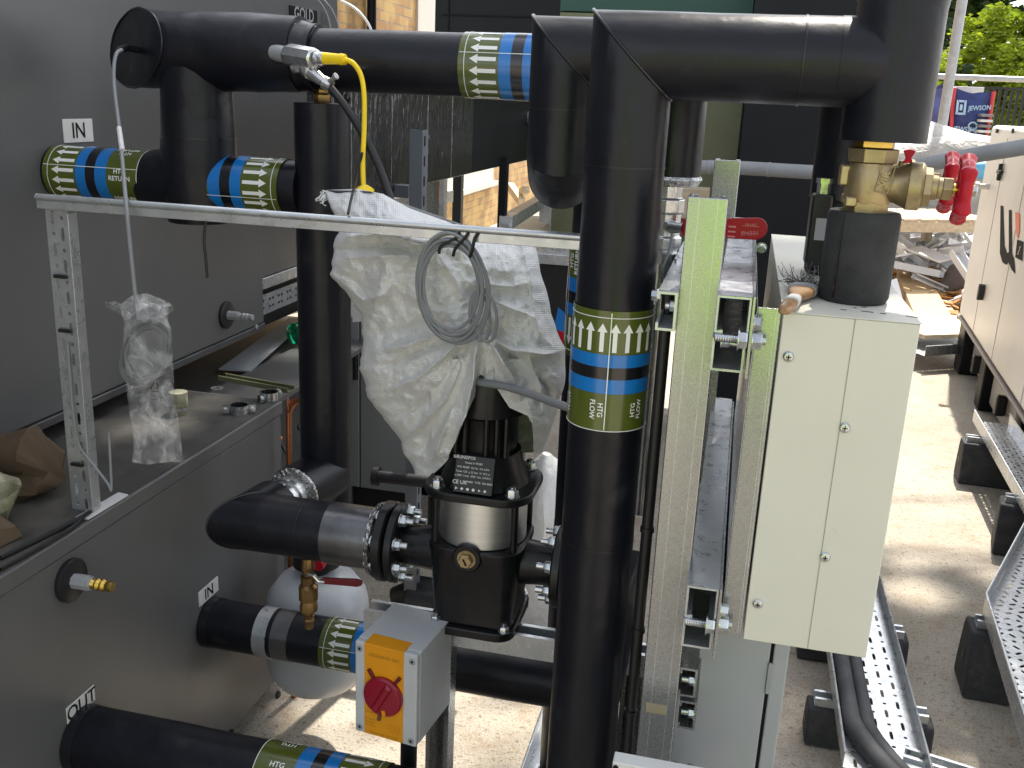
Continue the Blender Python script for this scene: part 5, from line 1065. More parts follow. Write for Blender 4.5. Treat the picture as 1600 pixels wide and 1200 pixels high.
# tall cabinets behind
def tall(name, label, u0, u1, y, m, z0=0., z1=3.0, legs=(), d=.7):
    x0, x1 = at(u0, 150, y=y).x, at(u1, 150, y=y).x; t = thing(name, label, 'cabinet', ((x0+x1)/2, y, 0)); MB().box((x0, y, z0), (x1, y+d, z1)).obj('casing', m, t, bevel=.006)
    for x in legs: MB().box((x-.03, y+.1, 0), (x+.03, y+.16, z0-.001)).obj('leg', DARKC, t)
    return t, x0, x1
t, x0, x1 = tall('dark_container', 'dark blue black overhead container behind the return pipe label', 677, 893, 6.4, DARKC, 1.78, 3.4, (-1.9, -1.2), 1.5)
MB().box((x0+.05, 6.392, 1.98), (x1-.05, 6.399, 1.99)).obj('panel_joint', DARKPRINT, t); MB().box((x0+.09, 6.393, 1.8), (x0+.098, 6.399, 3.3)).obj('panel_joint', DARKPRINT, t)
zt_ = at(1000, 22, y=4.6).z; t, x0, x1 = tall('olive_cabinet', 'olive green tall cabinet behind the mitred elbows', 868, 1163, 4.6, OLIVEC, .75, zt_, (-.6, -.2))
MB().box((x0, 4.602, zt_+.004), (x1, 5.2, 2.30)).obj('green_top', GREENC, t, bevel=.004)
t, x0, x1 = tall('black_cabinet', 'tall black cabinet behind the cream enclosure and the tee', 1164, 1400, 4.3, DARKC)
MB().box((x0+.02, 4.292, 1.55), (x1, 4.298, 1.556)).obj('panel_joint', DARKPRINT, t)
q = at(1070, 318, y=4.0); tag(MB().box((-.06, 0, -.06), (.06, .12, .06), Matrix.Translation(q+V((.03, 0, 0)))).obj('timber_block', OLDWOOD, bevel=.004), 'small pale timber block glimpsed beside the torn pipe end', 'timber')
ib = at(1070, 320, y=4.0); MB0 = MB().box((-.3, 0, -.09), (.2, .2, -.061), Matrix.Translation(q)); tag(MB0.obj('brown_shelf', REDWOOD), 'brown shelf board glimpsed beside the flow pipe', 'shelf')
# grey flexible duct slung across
P = smooth_path([at(735, 128, y=4.3), at(775, 152, y=4.2), at(838, 190, y=4.0), at(930, 236, y=3.9), at(1045, 258, y=3.75), at(1150, 262, y=3.7), at(1290, 270, y=3.6), at(1370, 268, y=3.5), at(1430, 260, y=3.4), at(1520, 243, y=3.3), at(1620, 226, y=3.2), at(1800, 190, y=3.1)], 8)
fd = MB().tube(P, .0245, 18).obj('flexible_conduit', CONDUIT); tag(fd, 'grey flexible conduit slung across the yard behind the valves', 'conduit')
for i in (37, 43): 
    d = (P[i+1]-P[i-1]).normalized(); MB().lathe([(-.003, .0245), (-.003, .026), (.003, .026), (.003, .0245)], P[i], d, 24, False).obj('tape_band', GREYP, fd)

# ------------------------------------------------------------------ right hand yard
def block_foot(x0, x1, y, label, rz=0., hgt=.10, dep=.09):
    t = thing('rubber_foot', label, 'support foot', ((x0+x1)/2, y, 0), 'rubber support feet under the cable trays'); W_ = x1-x0; M = Matrix.Translation(((x0+x1)/2, y, 0)) @ Matrix.Rotation(rz, 4, 'Z')
    sec = [(-dep/2, .002), (dep/2, .002), (dep/2, hgt*.3), (dep*.40, hgt*.86), (dep*.32, hgt-.001), (-dep*.32, hgt-.001), (-dep*.40, hgt*.86), (-dep/2, hgt*.3)]
    vs = [M @ V((sx*W_/2, a, b)) for sx in (-1, 1) for a, b in sec]; mb = MB(); n = len(sec); mb.add(vs, [tuple(reversed(range(n))), tuple(range(n, 2*n))]+[(i, (i+1) % n, (i+1) % n+n, i+n) for i in range(n)], False); mb.obj('block', RUBF, t, bevel=.007, seg=3)
    mb = MB(); 
    for e in (0,): mb.channel(M @ V((-W_/2+.015, e, hgt-.0008)), M @ V((W_/2-.015, e, hgt-.0008)), (0, 0, 1), .041, .022)
    mb.obj('top_channel', GALVB, t)
    for sx in (-1, 1):
        for k in (-.0,): MB().lathe([(0, .012), (.0012, .012)], M @ V((sx*(W_/2+.0002), 0, hgt*.5)), M.to_3x3() @ V((sx, 0, 0)), 18, sx=.7, sy=1.5).obj('moulded_recess', BLACKP, t)
    return t
def tray(name, label, p, q, w_, side, hgt, seed=1, pitch=.05, m=GALVB, left=True, right=True, rows=5):
    """perforated cable tray; p->q is its left edge, width to the right of that heading"""
    p, q = V(p), V(q); d = (q-p).normalized(); r = d.cross(V((0, 0, 1))).normalized(); L_ = (q-p).length
    t = thing(name, label, 'cable tray', (p+q)/2); nS = max(2, int(L_/(pitch/2))); S = [L_*i/nS for i in range(nS+1)]; T = [0, .012]+[.012+(w_-.024)*(i+1)/rows for i in range(rows)]+[w_]
    holes = {}
    cw = (w_-.024)/rows; cl = L_/nS
    for i in range(nS):
        for j in range(1, rows+1): holes[(i, j)] = (cl*.36, min(.0042, cw*.2)) if (i+j) % 2 else (min(.0045, cl*.25), min(.0045, cw*.25))
    mb = MB(); mb.perf(p, d, r, S, T, holes); mb.obj('perforated_base', m, t, solid=.0016)
    mb = MB()
    if left: mb.hexa([p-r*.0017, q-r*.0017, q-r*.0002, p-r*.0002], [k+V((0, 0, hgt)) for k in (p-r*.0017, q-r*.0017, q-r*.0002, p-r*.0002)]); mb.tube([p+V((0, 0, hgt)), q+V((0, 0, hgt))], .003, 8)
    if right: P_, Q_ = p+r*w_, q+r*w_; mb.hexa([P_+r*.0002, Q_+r*.0002, Q_+r*.0017, P_+r*.0017], [k+V((0, 0, hgt)) for k in (P_+r*.0002, Q_+r*.0002, Q_+r*.0017, P_+r*.0017)]); mb.tube([P_+V((0, 0, hgt)), Q_+V((0, 0, hgt))], .003, 8)
    mb.obj('side_flange', m, t); return t
# low tray with lagged pipes
TZ = .132; a, b = at(1291, 1010, z=TZ), at(1296, 1195, z=TZ); c = at(1396, 1010, z=TZ); wT = c.x-a.x
tray('cable_tray', 'low perforated tray with two black lagged pipes, on rubber feet below the cream enclosure', (a.x, 1.93, TZ), (a.x, 3.0, TZ), wT, 1, .038, rows=5, pitch=.085)
ROWX = a.x
for xo, r_, lb in ((.028, .020, 'thicker black lagged pipe lying in the low tray beside its left flange'), (.064, .016, 'thinner black lagged pipe lying in the low tray')):
    t = thing('lagged_pipe', lb, 'pipe', (ROWX+xo, 2.4, TZ+.003))
    MB().tube([V((ROWX+xo, 3.0, TZ+r_+.003)), V((ROWX+xo, 2.12, TZ+r_+.003))], r_, 20, wob=.04, wscale=20, sub=.03).obj('lagging', mat('grey_black_lagging', (.04, .042, .045), .7, c2=(.065, .067, .07), scale=14, bump=.3, bscale=40), t)
    MB().tube(smooth_path([V((ROWX+xo, 2.118, TZ+r_+.005)), V((ROWX+xo, 2.07, TZ+r_+.005)), V((ROWX+xo+.02, 2.0, TZ+r_+.005)), V((ROWX+xo+.07, 1.9, TZ+r_+.004)), V((ROWX+xo+.15, 1.80, TZ+r_+.003))], 6), r_*1.08, 20, wob=.04, wscale=20).obj('bend', MATS['grey_black_lagging'], t)
block_foot(ROWX-.055, ROWX+wT+.06, 2.22, 'near rubber foot under the low tray below the cream enclosure'); block_foot(ROWX-.055, ROWX+wT+.06, 2.62, 'far rubber foot under the low tray below the cream enclosure')
a = at(1400, 1186, z=TZ-.02); MBq = MB().channel((a.x+.012, a.y-.01, TZ-.03), (a.x+.6, a.y-.16, TZ-.03), (0, 0, 1)); tag(MBq.obj('strut_length', GALVB), 'galvanised strut length lying at the end of the low tray', 'steel bar')
a, b = at(862, 1090, z=.10), at(818, 1205, z=.10); tray('cable_tray', 'short slotted tray standing on the ground left of the flow pipe foot', (a.x, b.y-.4, .10), (a.x, a.y+.4, .10), .1, 1, .05, rows=3)
for yy in (b.y-.2, a.y+.2): block_foot(a.x-.02, a.x+.12, yy, 'rubber foot under the short slotted tray by the flow pipe', hgt=.098)
# long tray beyond
zA = .205; a, b, c = at(1520, 657, z=zA), at(1600, 802, z=zA), at(1560, 651, z=zA)
dA = (b-a).normalized(); wA = abs((c-a).dot(dA.cross(V((0, 0, 1)))))+.02
tray('cable_tray', 'bright perforated cable tray running in the sun beside the white generator', a+dA*3.2, a, wA, 1, .05, rows=6, pitch=.06)
perp = dA.cross(V((0, 0, 1))); perp = -perp if perp.x < 0 else perp
for k, lb in ((.22, 'far rubber foot under the bright tray beside the generator'), (1.45, 'second rubber foot under the bright tray, just beyond the bend of the wide tray'), (2.6, 'nearest rubber foot under the bright tray beside the generator')):
    p_ = a+dA*k+perp*(wA/2); block_foot(p_.x-wA/2-.07, p_.x+wA/2+.05, p_.y, lb, rz=math.atan2(perp.y, perp.x), hgt=zA-.022-.004, dep=.13)
# wide tray with a bend
zB = .215; E0, E1, E2 = at(1612, 812, z=zB), at(1536, 957, z=zB), at(1608, 1200, z=zB)
wB = .42; tb = thing('cable_tray', 'wide perforated tray with a bend in the lower right corner', 'cable tray', E1)
d1 = (E1-E2).normalized(); d2 = (E0-E1).normalized(); r1 = d1.cross(V((0, 0, 1))).normalized(); r2 = d2.cross(V((0, 0, 1))).normalized()
def perf_mesh(p, d, r, L_, w_, pitch, rows, seed):
    mb = MB(); nS = int(L_/pitch); S = [L_*i/nS for i in range(nS+1)]; T = [0, .014]+[.014+(w_-.028)*(i+1)/rows for i in range(rows)]+[w_]; hs = {}; cl = L_/nS; cw = (w_-.028)/rows
    for i in range(nS):
        for j in range(1, rows+1): hs[(i, j)] = (cl*.34, cw*.17, .75 if (i+j) % 2 else -.75) if (i+2*j) % 3 else (cl*.2, cw*.2)
    return mb.perf(p, d, r, S, T, hs)
L1 = (E1-E2).length; perf_mesh(E2-d1*.35, d1, r1, L1+.35, wB, .030, 14, 1).obj('perforated_base', GALVB, tb, solid=.0016)
L2 = (E0-E1).length; perf_mesh(E1-V((0, 0, .003)), d2, r2, L2+.1, wB, .030, 14, 2).obj('perforated_base', GALVB, tb, solid=.0016)
hB = .055; mb = MB()
mb.hexa([E2-d1*.35-r1*.0018, E1-r1*.0018, E1-r1*.0002, E2-d1*.35-r1*.0002], [k+V((0, 0, hB)) for k in (E2-d1*.35-r1*.0018, E1-r1*.0018, E1-r1*.0002, E2-d1*.35-r1*.0002)]); mb.tube([E2-d1*.35+V((0, 0, hB)), E1+V((0, 0, hB)), E0+d2*.1+V((0, 0, hB))], .004, 8)
mb.hexa([E1-r2*.0018, E0+d2*.1-r2*.0018, E0+d2*.1-r2*.0002, E1-r2*.0002], [k+V((0, 0, hB)) for k in (E1-r2*.0018, E0+d2*.1-r2*.0018, E0+d2*.1-r2*.0002, E1-r2*.0002)]); mb.obj('side_flange', GALVB, tb)
for k, (px, py, lb) in enumerate(((1548, 1085, 'large rubber foot with a steel channel under the wide bent tray'), (1590, 870, 'rubber foot under the far arm of the wide bent tray'))):
    p_ = at(px, py, z=0); rz = math.atan2(r1.y, r1.x) if k == 0 else math.atan2(r2.y, r2.x); block_foot(p_.x-.08, p_.x+.36, p_.y+.02, lb, rz=rz*.5, hgt=zB-.023-.004, dep=.15)

# generator
gA = at(1498, 490, z=.331); gB = at(1600, 650, z=.331); gd = (gB-gA).normalized(); gn = V((gd.y, -gd.x, 0)); gn = -gn if gn.x > 0 else gn; gx = -gn
ztop = on_plane(1545, 195, gA, V((0, 1, 0))).z
gen = thing('generator', 'white generator cabinet on a dark base at the right edge, black and red emblem', 'generator', V((gA.x, gA.y, 0)))
def gbox(s0, s1, e0, e1, z0, z1, nm, m, par=gen, bev=.01):
    P = [gA+gd*s+gx*e for s, e in ((s0, e0), (s0, e1), (s1, e1), (s1, e0))]
    P = [V((p.x, p.y, 0)) for p in P]; return MB().hexa([p+V((0, 0, z0)) for p in P], [p+V((0, 0, z1)) for p in P]).obj(nm, m, par, bevel=bev)
LG = 3.6
canopy = gbox(0, LG, 0, 1.1, .331, ztop, 'canopy', WHITEP, bev=.025); gbox(-.012, LG, -.012, 1.12, .315, .3295, 'base_flange', mat('brown_grey_paint', (.22, .18, .15), .5))
gbox(.05, LG-.02, .10, 1.0, .05, .313, 'base_frame', AHUD); gbox(0.0, .22, .02, 1.08, .0, .312, 'base_leg', DARKC); gbox(.85, 1.0, .03, 1.08, .0, .312, 'base_leg', DARKC); gbox(1.9, 2.05, .03, 1.08, .0, .312, 'base_leg', DARKC)
gbox(.30, .80, .07, .099, .09, .29, 'base_panel', GREYD); gbox(1.05, 1.85, .07, .099, .06, .29, 'base_panel', GREYD)
for s in (.62, 1.45): gbox(s, s+.05, .02, .069, .12, .22, 'bracket', BLACKP)
for s in (.62, 1.3, 2.1): gbox(s-.003, s+.003, -.002, .001, .35, ztop-.06, 'panel_joint', mat('pale_joint', (.5, .47, .43), .5), canopy, 0)
def gp(u, v): return on_plane(u, v, gA, gn)+gn*.0025
def decal(pts, nm, m):
    P = [gp(*q) for q in pts]; n = len(P); mb = MB(); mb.add(P, [tuple(range(n))], False); o = mb.obj(nm, m, canopy); return o
decal([(1564, 321), (1568, 322), (1570, 384), (1574, 396), (1577, 394), (1577, 328), (1581, 328), (1582, 397), (1585, 404), (1587, 428), (1581, 421), (1577, 410), (1573, 414), (1567, 410), (1563, 396)], 'black_emblem', DARKPRINT)
decal([(1587, 331), (1594, 334), (1594, 360), (1591, 374), (1588, 362)], 'red_emblem', mat('emblem_red', (.75, .06, .02), .4))
decal([(1590, 374), (1600, 378), (1598, 408), (1587, 402)], 'emblem_box', DARKPRINT)
o_ = gp(1594, 391); mb = MB(); flat_text(mb, 'DA', .030, o_+gn*.002, V((.10, 0, 1)).normalized(), gd*-1, .02); mb.obj('lettering', WHITEP, canopy)
c = gp(1566, 269); mb = MB()
for k in (0, 1): e = gd if k else V((0, 0, 1)); e2 = V((0, 0, 1)) if k else gd; mb.hexa([c+e*.045-e2*.011, c+e*.045+e2*.011, c-e*.045+e2*.011, c-e*.045-e2*.011], [k2+gn*.02 for k2 in (c+e*.045-e2*.011, c+e*.045+e2*.011, c-e*.045+e2*.011, c-e*.045-e2*.011)])
mb.obj('cross_handle', BLACKP, canopy, bevel=.004)
c = gp(1538, 457); MB().lathe([(0, .02), (.03, .02)], c, gn, 12, sx=1, sy=2.2).obj('latch', BLACKP, canopy); c = gp(1545, 292); MB().lathe([(0, .018), (.05, .018), (.05, .025), (.07, .025)], c, gn, 12).obj('hook', WHITEP, canopy)
for u in (1560, 1585): c = gp(u, 204); MB().lathe([(0, .015), (.01, .015)], c, gn, 10).obj('lifting_hole', BLACKP, canopy)

# boards and scrap beyond the box
def plank(q0, q1, w_, h_, z, name, m, label, group=None):
    a, b = at(*q0, z=z+h_), at(*q1, z=z+h_); d = (b-a).normalized(); s = V((0, 0, 1)).cross(d)*(w_/2); a.z = b.z = z
    return tag(MB().hexa([a+s, a-s, b-s, b+s], [k+V((0, 0, h_)) for k in (a+s, a-s, b-s, b+s)]).obj(name, m, None, bevel=.004), label, 'timber', group)
plank((1408, 392), (1462, 500), .26, .09, .02, 'timber_plank', WOOD, 'thick golden timber plank running back beside the cream enclosure')
plank((1440, 440), (1482, 512), .24, .05, .02, 'timber_plank', OLDWOOD, 'pale plank lying right of the golden plank')
plank((1395, 506), (1500, 503), .62, .03, .16, 'plywood_board', OLDWOOD, 'pale plywood board lying across the yard behind the cream enclosure')
a, b = at(1392, 528, z=.14), at(1500, 522, z=.14); tray('cable_tray', 'perforated metal rack under the pale plywood board', V((a.x, a.y, .10)), V((b.x, b.y, .10)), .3, 1, .06, rows=3)
a, b = at(1440, 545, z=0), at(1490, 542, z=0); tag(MB().hexa([a, b, b+V((0, .16, 0)), a+V((0, .16, 0))], [k+V((0, 0, .08)) for k in (a, b, b+V((0, .16, 0)), a+V((0, .16, 0)))]).obj('concrete_block', LABEL, bevel=.006), 'pale block on the ground under the perforated rack', 'block')
tag(MB().box((-.04, -.04, 0), (.04, .04, .09), Matrix.Translation(at(1440, 553, z=0))).obj('dark_block', BLACKP, bevel=.006), 'small dark block beside the pale block', 'block')
a = at(1482, 455, z=.05); mb = MB(); rr = random.Random(4)
for i in range(260):
    p = V((a.x+rr.gauss(0, .30), a.y+rr.gauss(0, .75), rr.uniform(.01, .10))); M = Matrix.Translation(p) @ Matrix.Rotation(rr.uniform(0, 6), 4, 'Z') @ Matrix.Rotation(rr.uniform(-.6, .6), 4, 'X'); l = rr.uniform(.03, .11); mb.box((-l, -.03, -.006), (l, .03, .006), M)
tag(mb.obj('wood_litter', LITTER), 'orange brown heap of wood chips and leaves between the planks and the generator', 'litter', kind='stuff')
rr = random.Random(12); protos = []
sp = []
for i in range(4):
    mb = MB(); l = rr.uniform(.16, .36); w_ = rr.uniform(.07, .13)
    if i == 0: mb.channel((-l, 0, 0), (l, 0, 0), (0, 0, 1), w_, .06, .004, .01)
    elif i == 1: mb.box((-l*.6, -w_, -.01), (l*.6, w_, .01))
    elif i == 2: mb.lathe([(-l*.4, w_*.7), (-l*.35, w_*.75), (l*.4, w_*.75), (l*.4, w_*.65), (-l*.3, w_*.65)], (0, 0, 0), (1, 0, 0), 18, False)
    else: mb.channel((-l*.8, 0, 0), (l*.8, 0, 0), (0, 1, .2), .05, .05, .003, .012)
    o = mb.obj('scrap_piece', (mat('bright_foil_scrap', (.72, .73, .75), .45, metal=.15), MATS['bright_foil_scrap'], WHITEP, mat('pale_zinc', (.5, .52, .54), .5, metal=.3))[i], None, bevel=.003); protos.append(o)
labels = ['silver channel offcut lying in the bright scrap heap', 'flat pale metal sheet lying in the scrap heap', 'short white pipe offcut lying in the scrap heap', 'narrow grey channel lying in the scrap heap']
c = at(1447, 400, z=.25)
for k in range(120):
    i = rr.choice((0, 0, 1, 1, 2, 3)); o = protos[i] if k < 4 and False else protos[i].copy()
    col.objects.link(o); r_ = abs(rr.gauss(0, .5)); th = rr.uniform(0, 6.28); hx = rr.gauss(0, .42); hy = rr.gauss(.1, .55)
    o.location = (c.x+.1+hx, c.y+hy, max(.05, .50*math.exp(-(hx*hx)*1.6-(hy**2)*.9)*rr.uniform(.3, 1.1)+.05)); o.rotation_euler = (rr.uniform(-.7, .7), rr.uniform(-.6, .6), rr.uniform(0, 6.28))
    tag(o, labels[i], 'scrap metal', 'pieces of the bright scrap heap '+('of channels', 'of sheets', 'of pipes', 'of narrow channels')[i])
for o in protos: bpy.data.objects.remove(o)
# slatted pallet on the heap and red bricks
pc = at(1442, 348, z=.60); pt = thing('wooden_pallet', 'sunlit slatted wooden pallet resting on the scrap heap', 'pallet', (pc.x, pc.y, 0)); M = Matrix.Translation((pc.x, pc.y, .57)) @ Matrix.Rotation(.5, 4, 'Z') @ Matrix.Scale(.8, 4)
for i in range(6): MB().box((-.62+.21*i, -.5, .11), (-.44+.21*i, .5, .135), M).obj('slat', OLDWOOD, pt, bevel=.003)
for i in range(3): MB().box((-.64, -.5+.45*i, .0), (.64, -.40+.45*i, .108), M).obj('bearer', OLDWOOD, pt, bevel=.003)
for dx in (-.4, .4): MB().box((dx-.04, .36, -.70), (dx+.04, .46, -.002), M).obj('stack_block', OLDWOOD, pt, bevel=.004)
q = at(1400, 405, z=.1); tag(MB().box((-.09, -.12, -.08), (.09, .12, .10), Matrix.Translation(q)).obj('red_brown_block', REDWOOD, bevel=.006), 'red brown block beside the golden plank, half behind the foam sleeve', 'block')
q = at(1497, 420, z=.25); tag(blob([q+V((-.1, 0, -.2)), q+V((0, 0, -.05)), q+V((.1, .1, .02)), q+V((.2, .1, -.1))], [.05, .09, .085, .04], 6, .04, 6).obj('sack_bundle', mat('grey_sack', (.18, .15, .14), .8)), 'dark grey sack lying against the generator end', 'sack')
q = at(1478, 275, z=.9); hp = blob([V((q.x-1.2, q.y, .3)), V((q.x-.7, q.y, .75)), V((q.x-.2, q.y, .85)), V((q.x+.4, q.y+.2, .8)), V((q.x+1.0, q.y+.2, .5))], [.35, .5, .52, .5, .3], 3.2, .25, 2, 30)
tag(hp.obj('sheeted_heap', mat('pale_sheeting', (.42, .4, .37), .5, c2=(.2, .18, .16), scale=3, bump=.8, bscale=8, bdist=.05)), 'pale plastic sheeted heap behind the hand wheels', 'sheeted heap')
tag(blob([V((q.x+.1, q.y-.65, 1.02)), V((q.x+.6, q.y-.6, 1.0)), V((q.x+1.0, q.y-.5, .9))], [.06, .14, .08], 5, .06, 5).obj('blue_sheet', CYAN), 'pale blue sheet on the heap behind the grey conduit', 'sheet')
for i in range(5):
    q2 = at(1505, 305+i*11, z=.55-.08*i); tag(MB().box((-.45, -.10, -.012), (.35, .10, .012), Matrix.Translation(q2) @ Matrix.Rotation(rr.uniform(-.3, .3), 4, 'Z') @ Matrix.Rotation(rr.uniform(-.15, .15), 4, 'Y')).obj('white_board', WHITEP, bevel=.003), ('highest', 'second highest', 'middle', 'second lowest', 'lowest')[i]+' white board of the loose stack behind the red hand wheels', 'board', 'white boards behind the hand wheels')

# bulk bags on a timber stand
yb2 = 15.5; za = at(1520, 219, y=yb2).z
stg = thing('timber_stand', 'red brown timber stand carrying the blue bulk bags', 'stand', (at(1500, 220, y=yb2).x, yb2, 0)); xa, xb = at(1442, 222, y=yb2).x, at(1546, 222, y=yb2).x
MB().box((xa-.1, yb2-.1, za-.14), (xb, yb2+1.2, za-.002)).obj('deck', REDWOOD, stg, bevel=.01)
for x in (xa+.1, (xa+xb)/2, xb-.1): MB().box((x-.06, yb2, 0), (x+.06, yb2+.12, za-.142)).obj('leg', REDWOOD, stg)
def bulk(name, label, uvs, y, m, dep, sag):
    P = [at(u, v, y=y) for u, v in uvs]; t = thing(name, label, 'bulk bag', V((P[0].x, y, P[0].z))); bl, br_, tr, tl = P; n = 18; mb = MB()
    def face(pts_fn, flip=False):
        o = len(mb.v)
        for j in range(n+1):
            for i in range(n+1): mb.v.append(tuple(pts_fn(i/n, j/n)))
        for j in range(n):
            for i in range(n): a = o+j*(n+1)+i; mb.f.append((a, a+1, a+n+2, a+n+1)); mb.smooth.append(True)
    def fr(s, t_):
        p = bl.lerp(br_, s).lerp(tl.lerp(tr, s), t_); bul = math.sin(s*math.pi)*math.sin(min(t_*1.2, 1)*math.pi*.9); p = p+V((0, -.10*bul-.03*noise.noise(V((s*3, t_*4, y))), -sag*math.sin(s*math.pi)*t_**3)); return p
    face(fr); face(lambda s, t_: fr(1, t_)+V((.04*math.sin(s*3.1), dep*s, 0))); face(lambda s, t_: fr(0, t_)+V((-.04*math.sin(s*3.1), dep*s, 0))); face(lambda s, t_: fr(s, t_)+V((0, dep+.2*math.sin(s*3.1), 0)))
    b = mb.obj('body', m, t, ang=180); return t, b, fr
t, b, fr = bulk('bulk_bag', 'blue bulk bag with red edge webbing and pale lettering on the timber stand', [(1487, 218), (1537, 218), (1550, 143), (1493, 137)], yb2, TARP, .8, .05)
for s in (0, 1): MB().tube([fr(s, k/10)+V((-.02 if s == 0 else .02, -.03, 0)) for k in range(11)], .028, 8).obj('red_webbing', TARPR, b)
mid = fr(.5, .5); bx_ = (fr(.9, .5)-fr(.1, .5)).normalized(); bz_ = (fr(.5, .9)-fr(.5, .1)).normalized(); PRT = mat('faded_print', (.35, .5, .65), .5)
mb = MB(); o_ = fr(.62, .66)+V((0, -.06, 0)); flat_text(mb, 'JEWSON', .09, o_+V((.03, 0, 0)), (bx_+bz_*.1).normalized(), bz_, .02, .85)
oo = fr(.17, .64)+V((0, -.05, 0))
for dx, dz, w_, h_ in ((-.05, 0, .03, .2), (.05, 0, .03, .2), (0, .085, .1, .03), (0, -.085, .1, .03), (0, 0, .035, .08)): mb.hexa([oo+bx_*(dx-w_/2)+bz_*(dz-h_/2), oo+bx_*(dx+w_/2)+bz_*(dz-h_/2), oo+bx_*(dx+w_/2)+bz_*(dz+h_/2), oo+bx_*(dx-w_/2)+bz_*(dz+h_/2)], [k+V((0, .004, 0)) for k in (oo+bx_*(dx-w_/2)+bz_*(dz-h_/2), oo+bx_*(dx+w_/2)+bz_*(dz-h_/2), oo+bx_*(dx+w_/2)+bz_*(dz+h_/2), oo+bx_*(dx-w_/2)+bz_*(dz+h_/2))])
o_ = fr(.36, .2)+V((0, -.05, 0)); flat_text(mb, 'JEWSON', .10, o_, bx_, bz_, .02, .8)
for dz in (-.045, .06): mb.tube([fr(.55, .19)+bx_*(.055*math.cos(k*.5))+bz_*(dz+.05*math.sin(k*.5))+V((0, -.06, 0)) for k in range(14)], .012, 6, False)
mb.obj('lettering', PRT, b)
bulk('bulk_bag', 'faded plain blue bulk bag left of the lettered one, behind the scaffold pole', [(1440, 215), (1486, 216), (1490, 128), (1456, 138)], yb2+.15, TARPF, .8, .04)
q = at(1515, 141, y=yb2+1.0); tag(MB().box((-.22, 0, -.07), (.20, .1, .05), Matrix.Translation(q)).obj('pale_board', WHITEP, bevel=.005), 'pale board standing behind the lettered bulk bag', 'board')
mb = MB()
q = at(1541, 195, y=yb2-.2)
for i in range(5): tag(MB().box((-.11, -.12, -.0), (.05, .12, .035), Matrix.Translation(q+V((0, 0, -.18+.072*i)))).obj('pale_sheet_stack', LABEL if i % 2 else GREYD, bevel=.003), ('lowest', 'second lowest', 'middle', 'second highest', 'topmost')[i]+' thin sheet of the striped stack between the lettered bag and the generator', 'sheet', 'sheets stacked beside the lettered bag')

# railings, barrier, pole
yR2 = 21.; ra, rb = at(1540, 136, y=yR2), at(1760, 142, y=yR2); zr0 = 0
rl = thing('black_railing', 'black vertical bar railing along the far edge of the yard', 'railing', (ra.x, yR2, 0)); nbar = 26
MB().box((ra.x-.3, yR2-.025, ra.z-.03), (rb.x, yR2+.025, ra.z+.01)).obj('top_rail', IRON, rl); MB().box((ra.x-.3, yR2-.02, .25), (rb.x, yR2+.02, .30)).obj('bottom_rail', IRON, rl)
for i in range(nbar): x = ra.x-.25+(rb.x-ra.x+.2)*i/(nbar-1); MB().box((x-.026, yR2-.012, .301), (x+.026, yR2+.012, ra.z-.031)).obj('bar', IRON, rl)
ba, bb_ = at(1455, 119, y=13.), at(1640, 126, y=13.); bar_ = thing('barrier_rail', 'pale tube handrail in front of the trees', 'handrail', (ba.x, 13., 0)); MB().cyl(ba, bb_, .033, n=14).obj('rail', POLE, bar_)
for k in (0, 1): q = (ba, bb_)[k]; MB().cyl(V((q.x, q.y, 0)), V((q.x, q.y, q.z-.0331)), .03, n=12).obj('post', POLE, bar_)
pa, pb_ = at(1498, 0, y=12.5), at(1463, 285, y=12.5); x_ = (pa.x+pb_.x)/2
sp_ = thing('scaffold_pole', 'grey scaffold pole standing upright right of the tee', 'pole', (x_, 12.5, 0)); MB().cyl((x_, 12.5, 0), (x_, 12.5, 5.2), .056, n=24).obj('tube', POLE, sp_); MB().box((x_-.15, 12.35, 0), (x_+.15, 12.65, .012)).obj('base_plate', POLE, sp_)

# ------------------------------------------------------------------ trees
def leafmat(name, c, c2, trans):
    M = bpy.data.materials.new(name); M.use_nodes = True; t = M.node_tree; N = t.nodes; L = t.links.new; b = N['Principled BSDF']; b.inputs['Roughness'].default_value = .5
    oi = N.new('ShaderNodeTexCoord'); n = N.new('ShaderNodeTexNoise'); n.inputs['Scale'].default_value = 2.2; n.inputs['Detail'].default_value = 6; L(oi.outputs['Object'], n.inputs['Vector'])
    r = N.new('ShaderNodeMapRange'); r.inputs[1].default_value = .35; r.inputs[2].default_value = .65; L(n.outputs['Fac'], r.inputs[0])
    mx = N.new('ShaderNodeMix'); mx.data_type = 'RGBA'; mx.inputs['A'].default_value = (*c, 1); mx.inputs['B'].default_value = (*c2, 1); L(r.outputs[0], mx.inputs['Factor']); L(mx.outputs['Result'], b.inputs['Base Color'])
    tr = N.new('ShaderNodeBsdfTranslucent'); L(mx.outputs['Result'], tr.inputs[0]); ms = N.new('ShaderNodeMixShader'); ms.inputs[0].default_value = trans; L(b.outputs[0], ms.inputs[1]); L(tr.outputs[0], ms.inputs[2]); L(ms.outputs[0], N['Material Output'].inputs['Surface'])
    return M
LEAF1 = leafmat('sunlit_leaf', (.17, .25, .014), (.32, .4, .022), .55); LEAF2 = leafmat('dark_leaf', (.03, .06, .012), (.055, .10, .02), .3); LEAF3 = leafmat('canopy_leaf', (.04, .08, .015), (.07, .12, .025), .3)
BARK = mat('bark', (.1, .075, .055), .9, c2=(.06, .045, .03), scale=10, bump=.8, bscale=20)
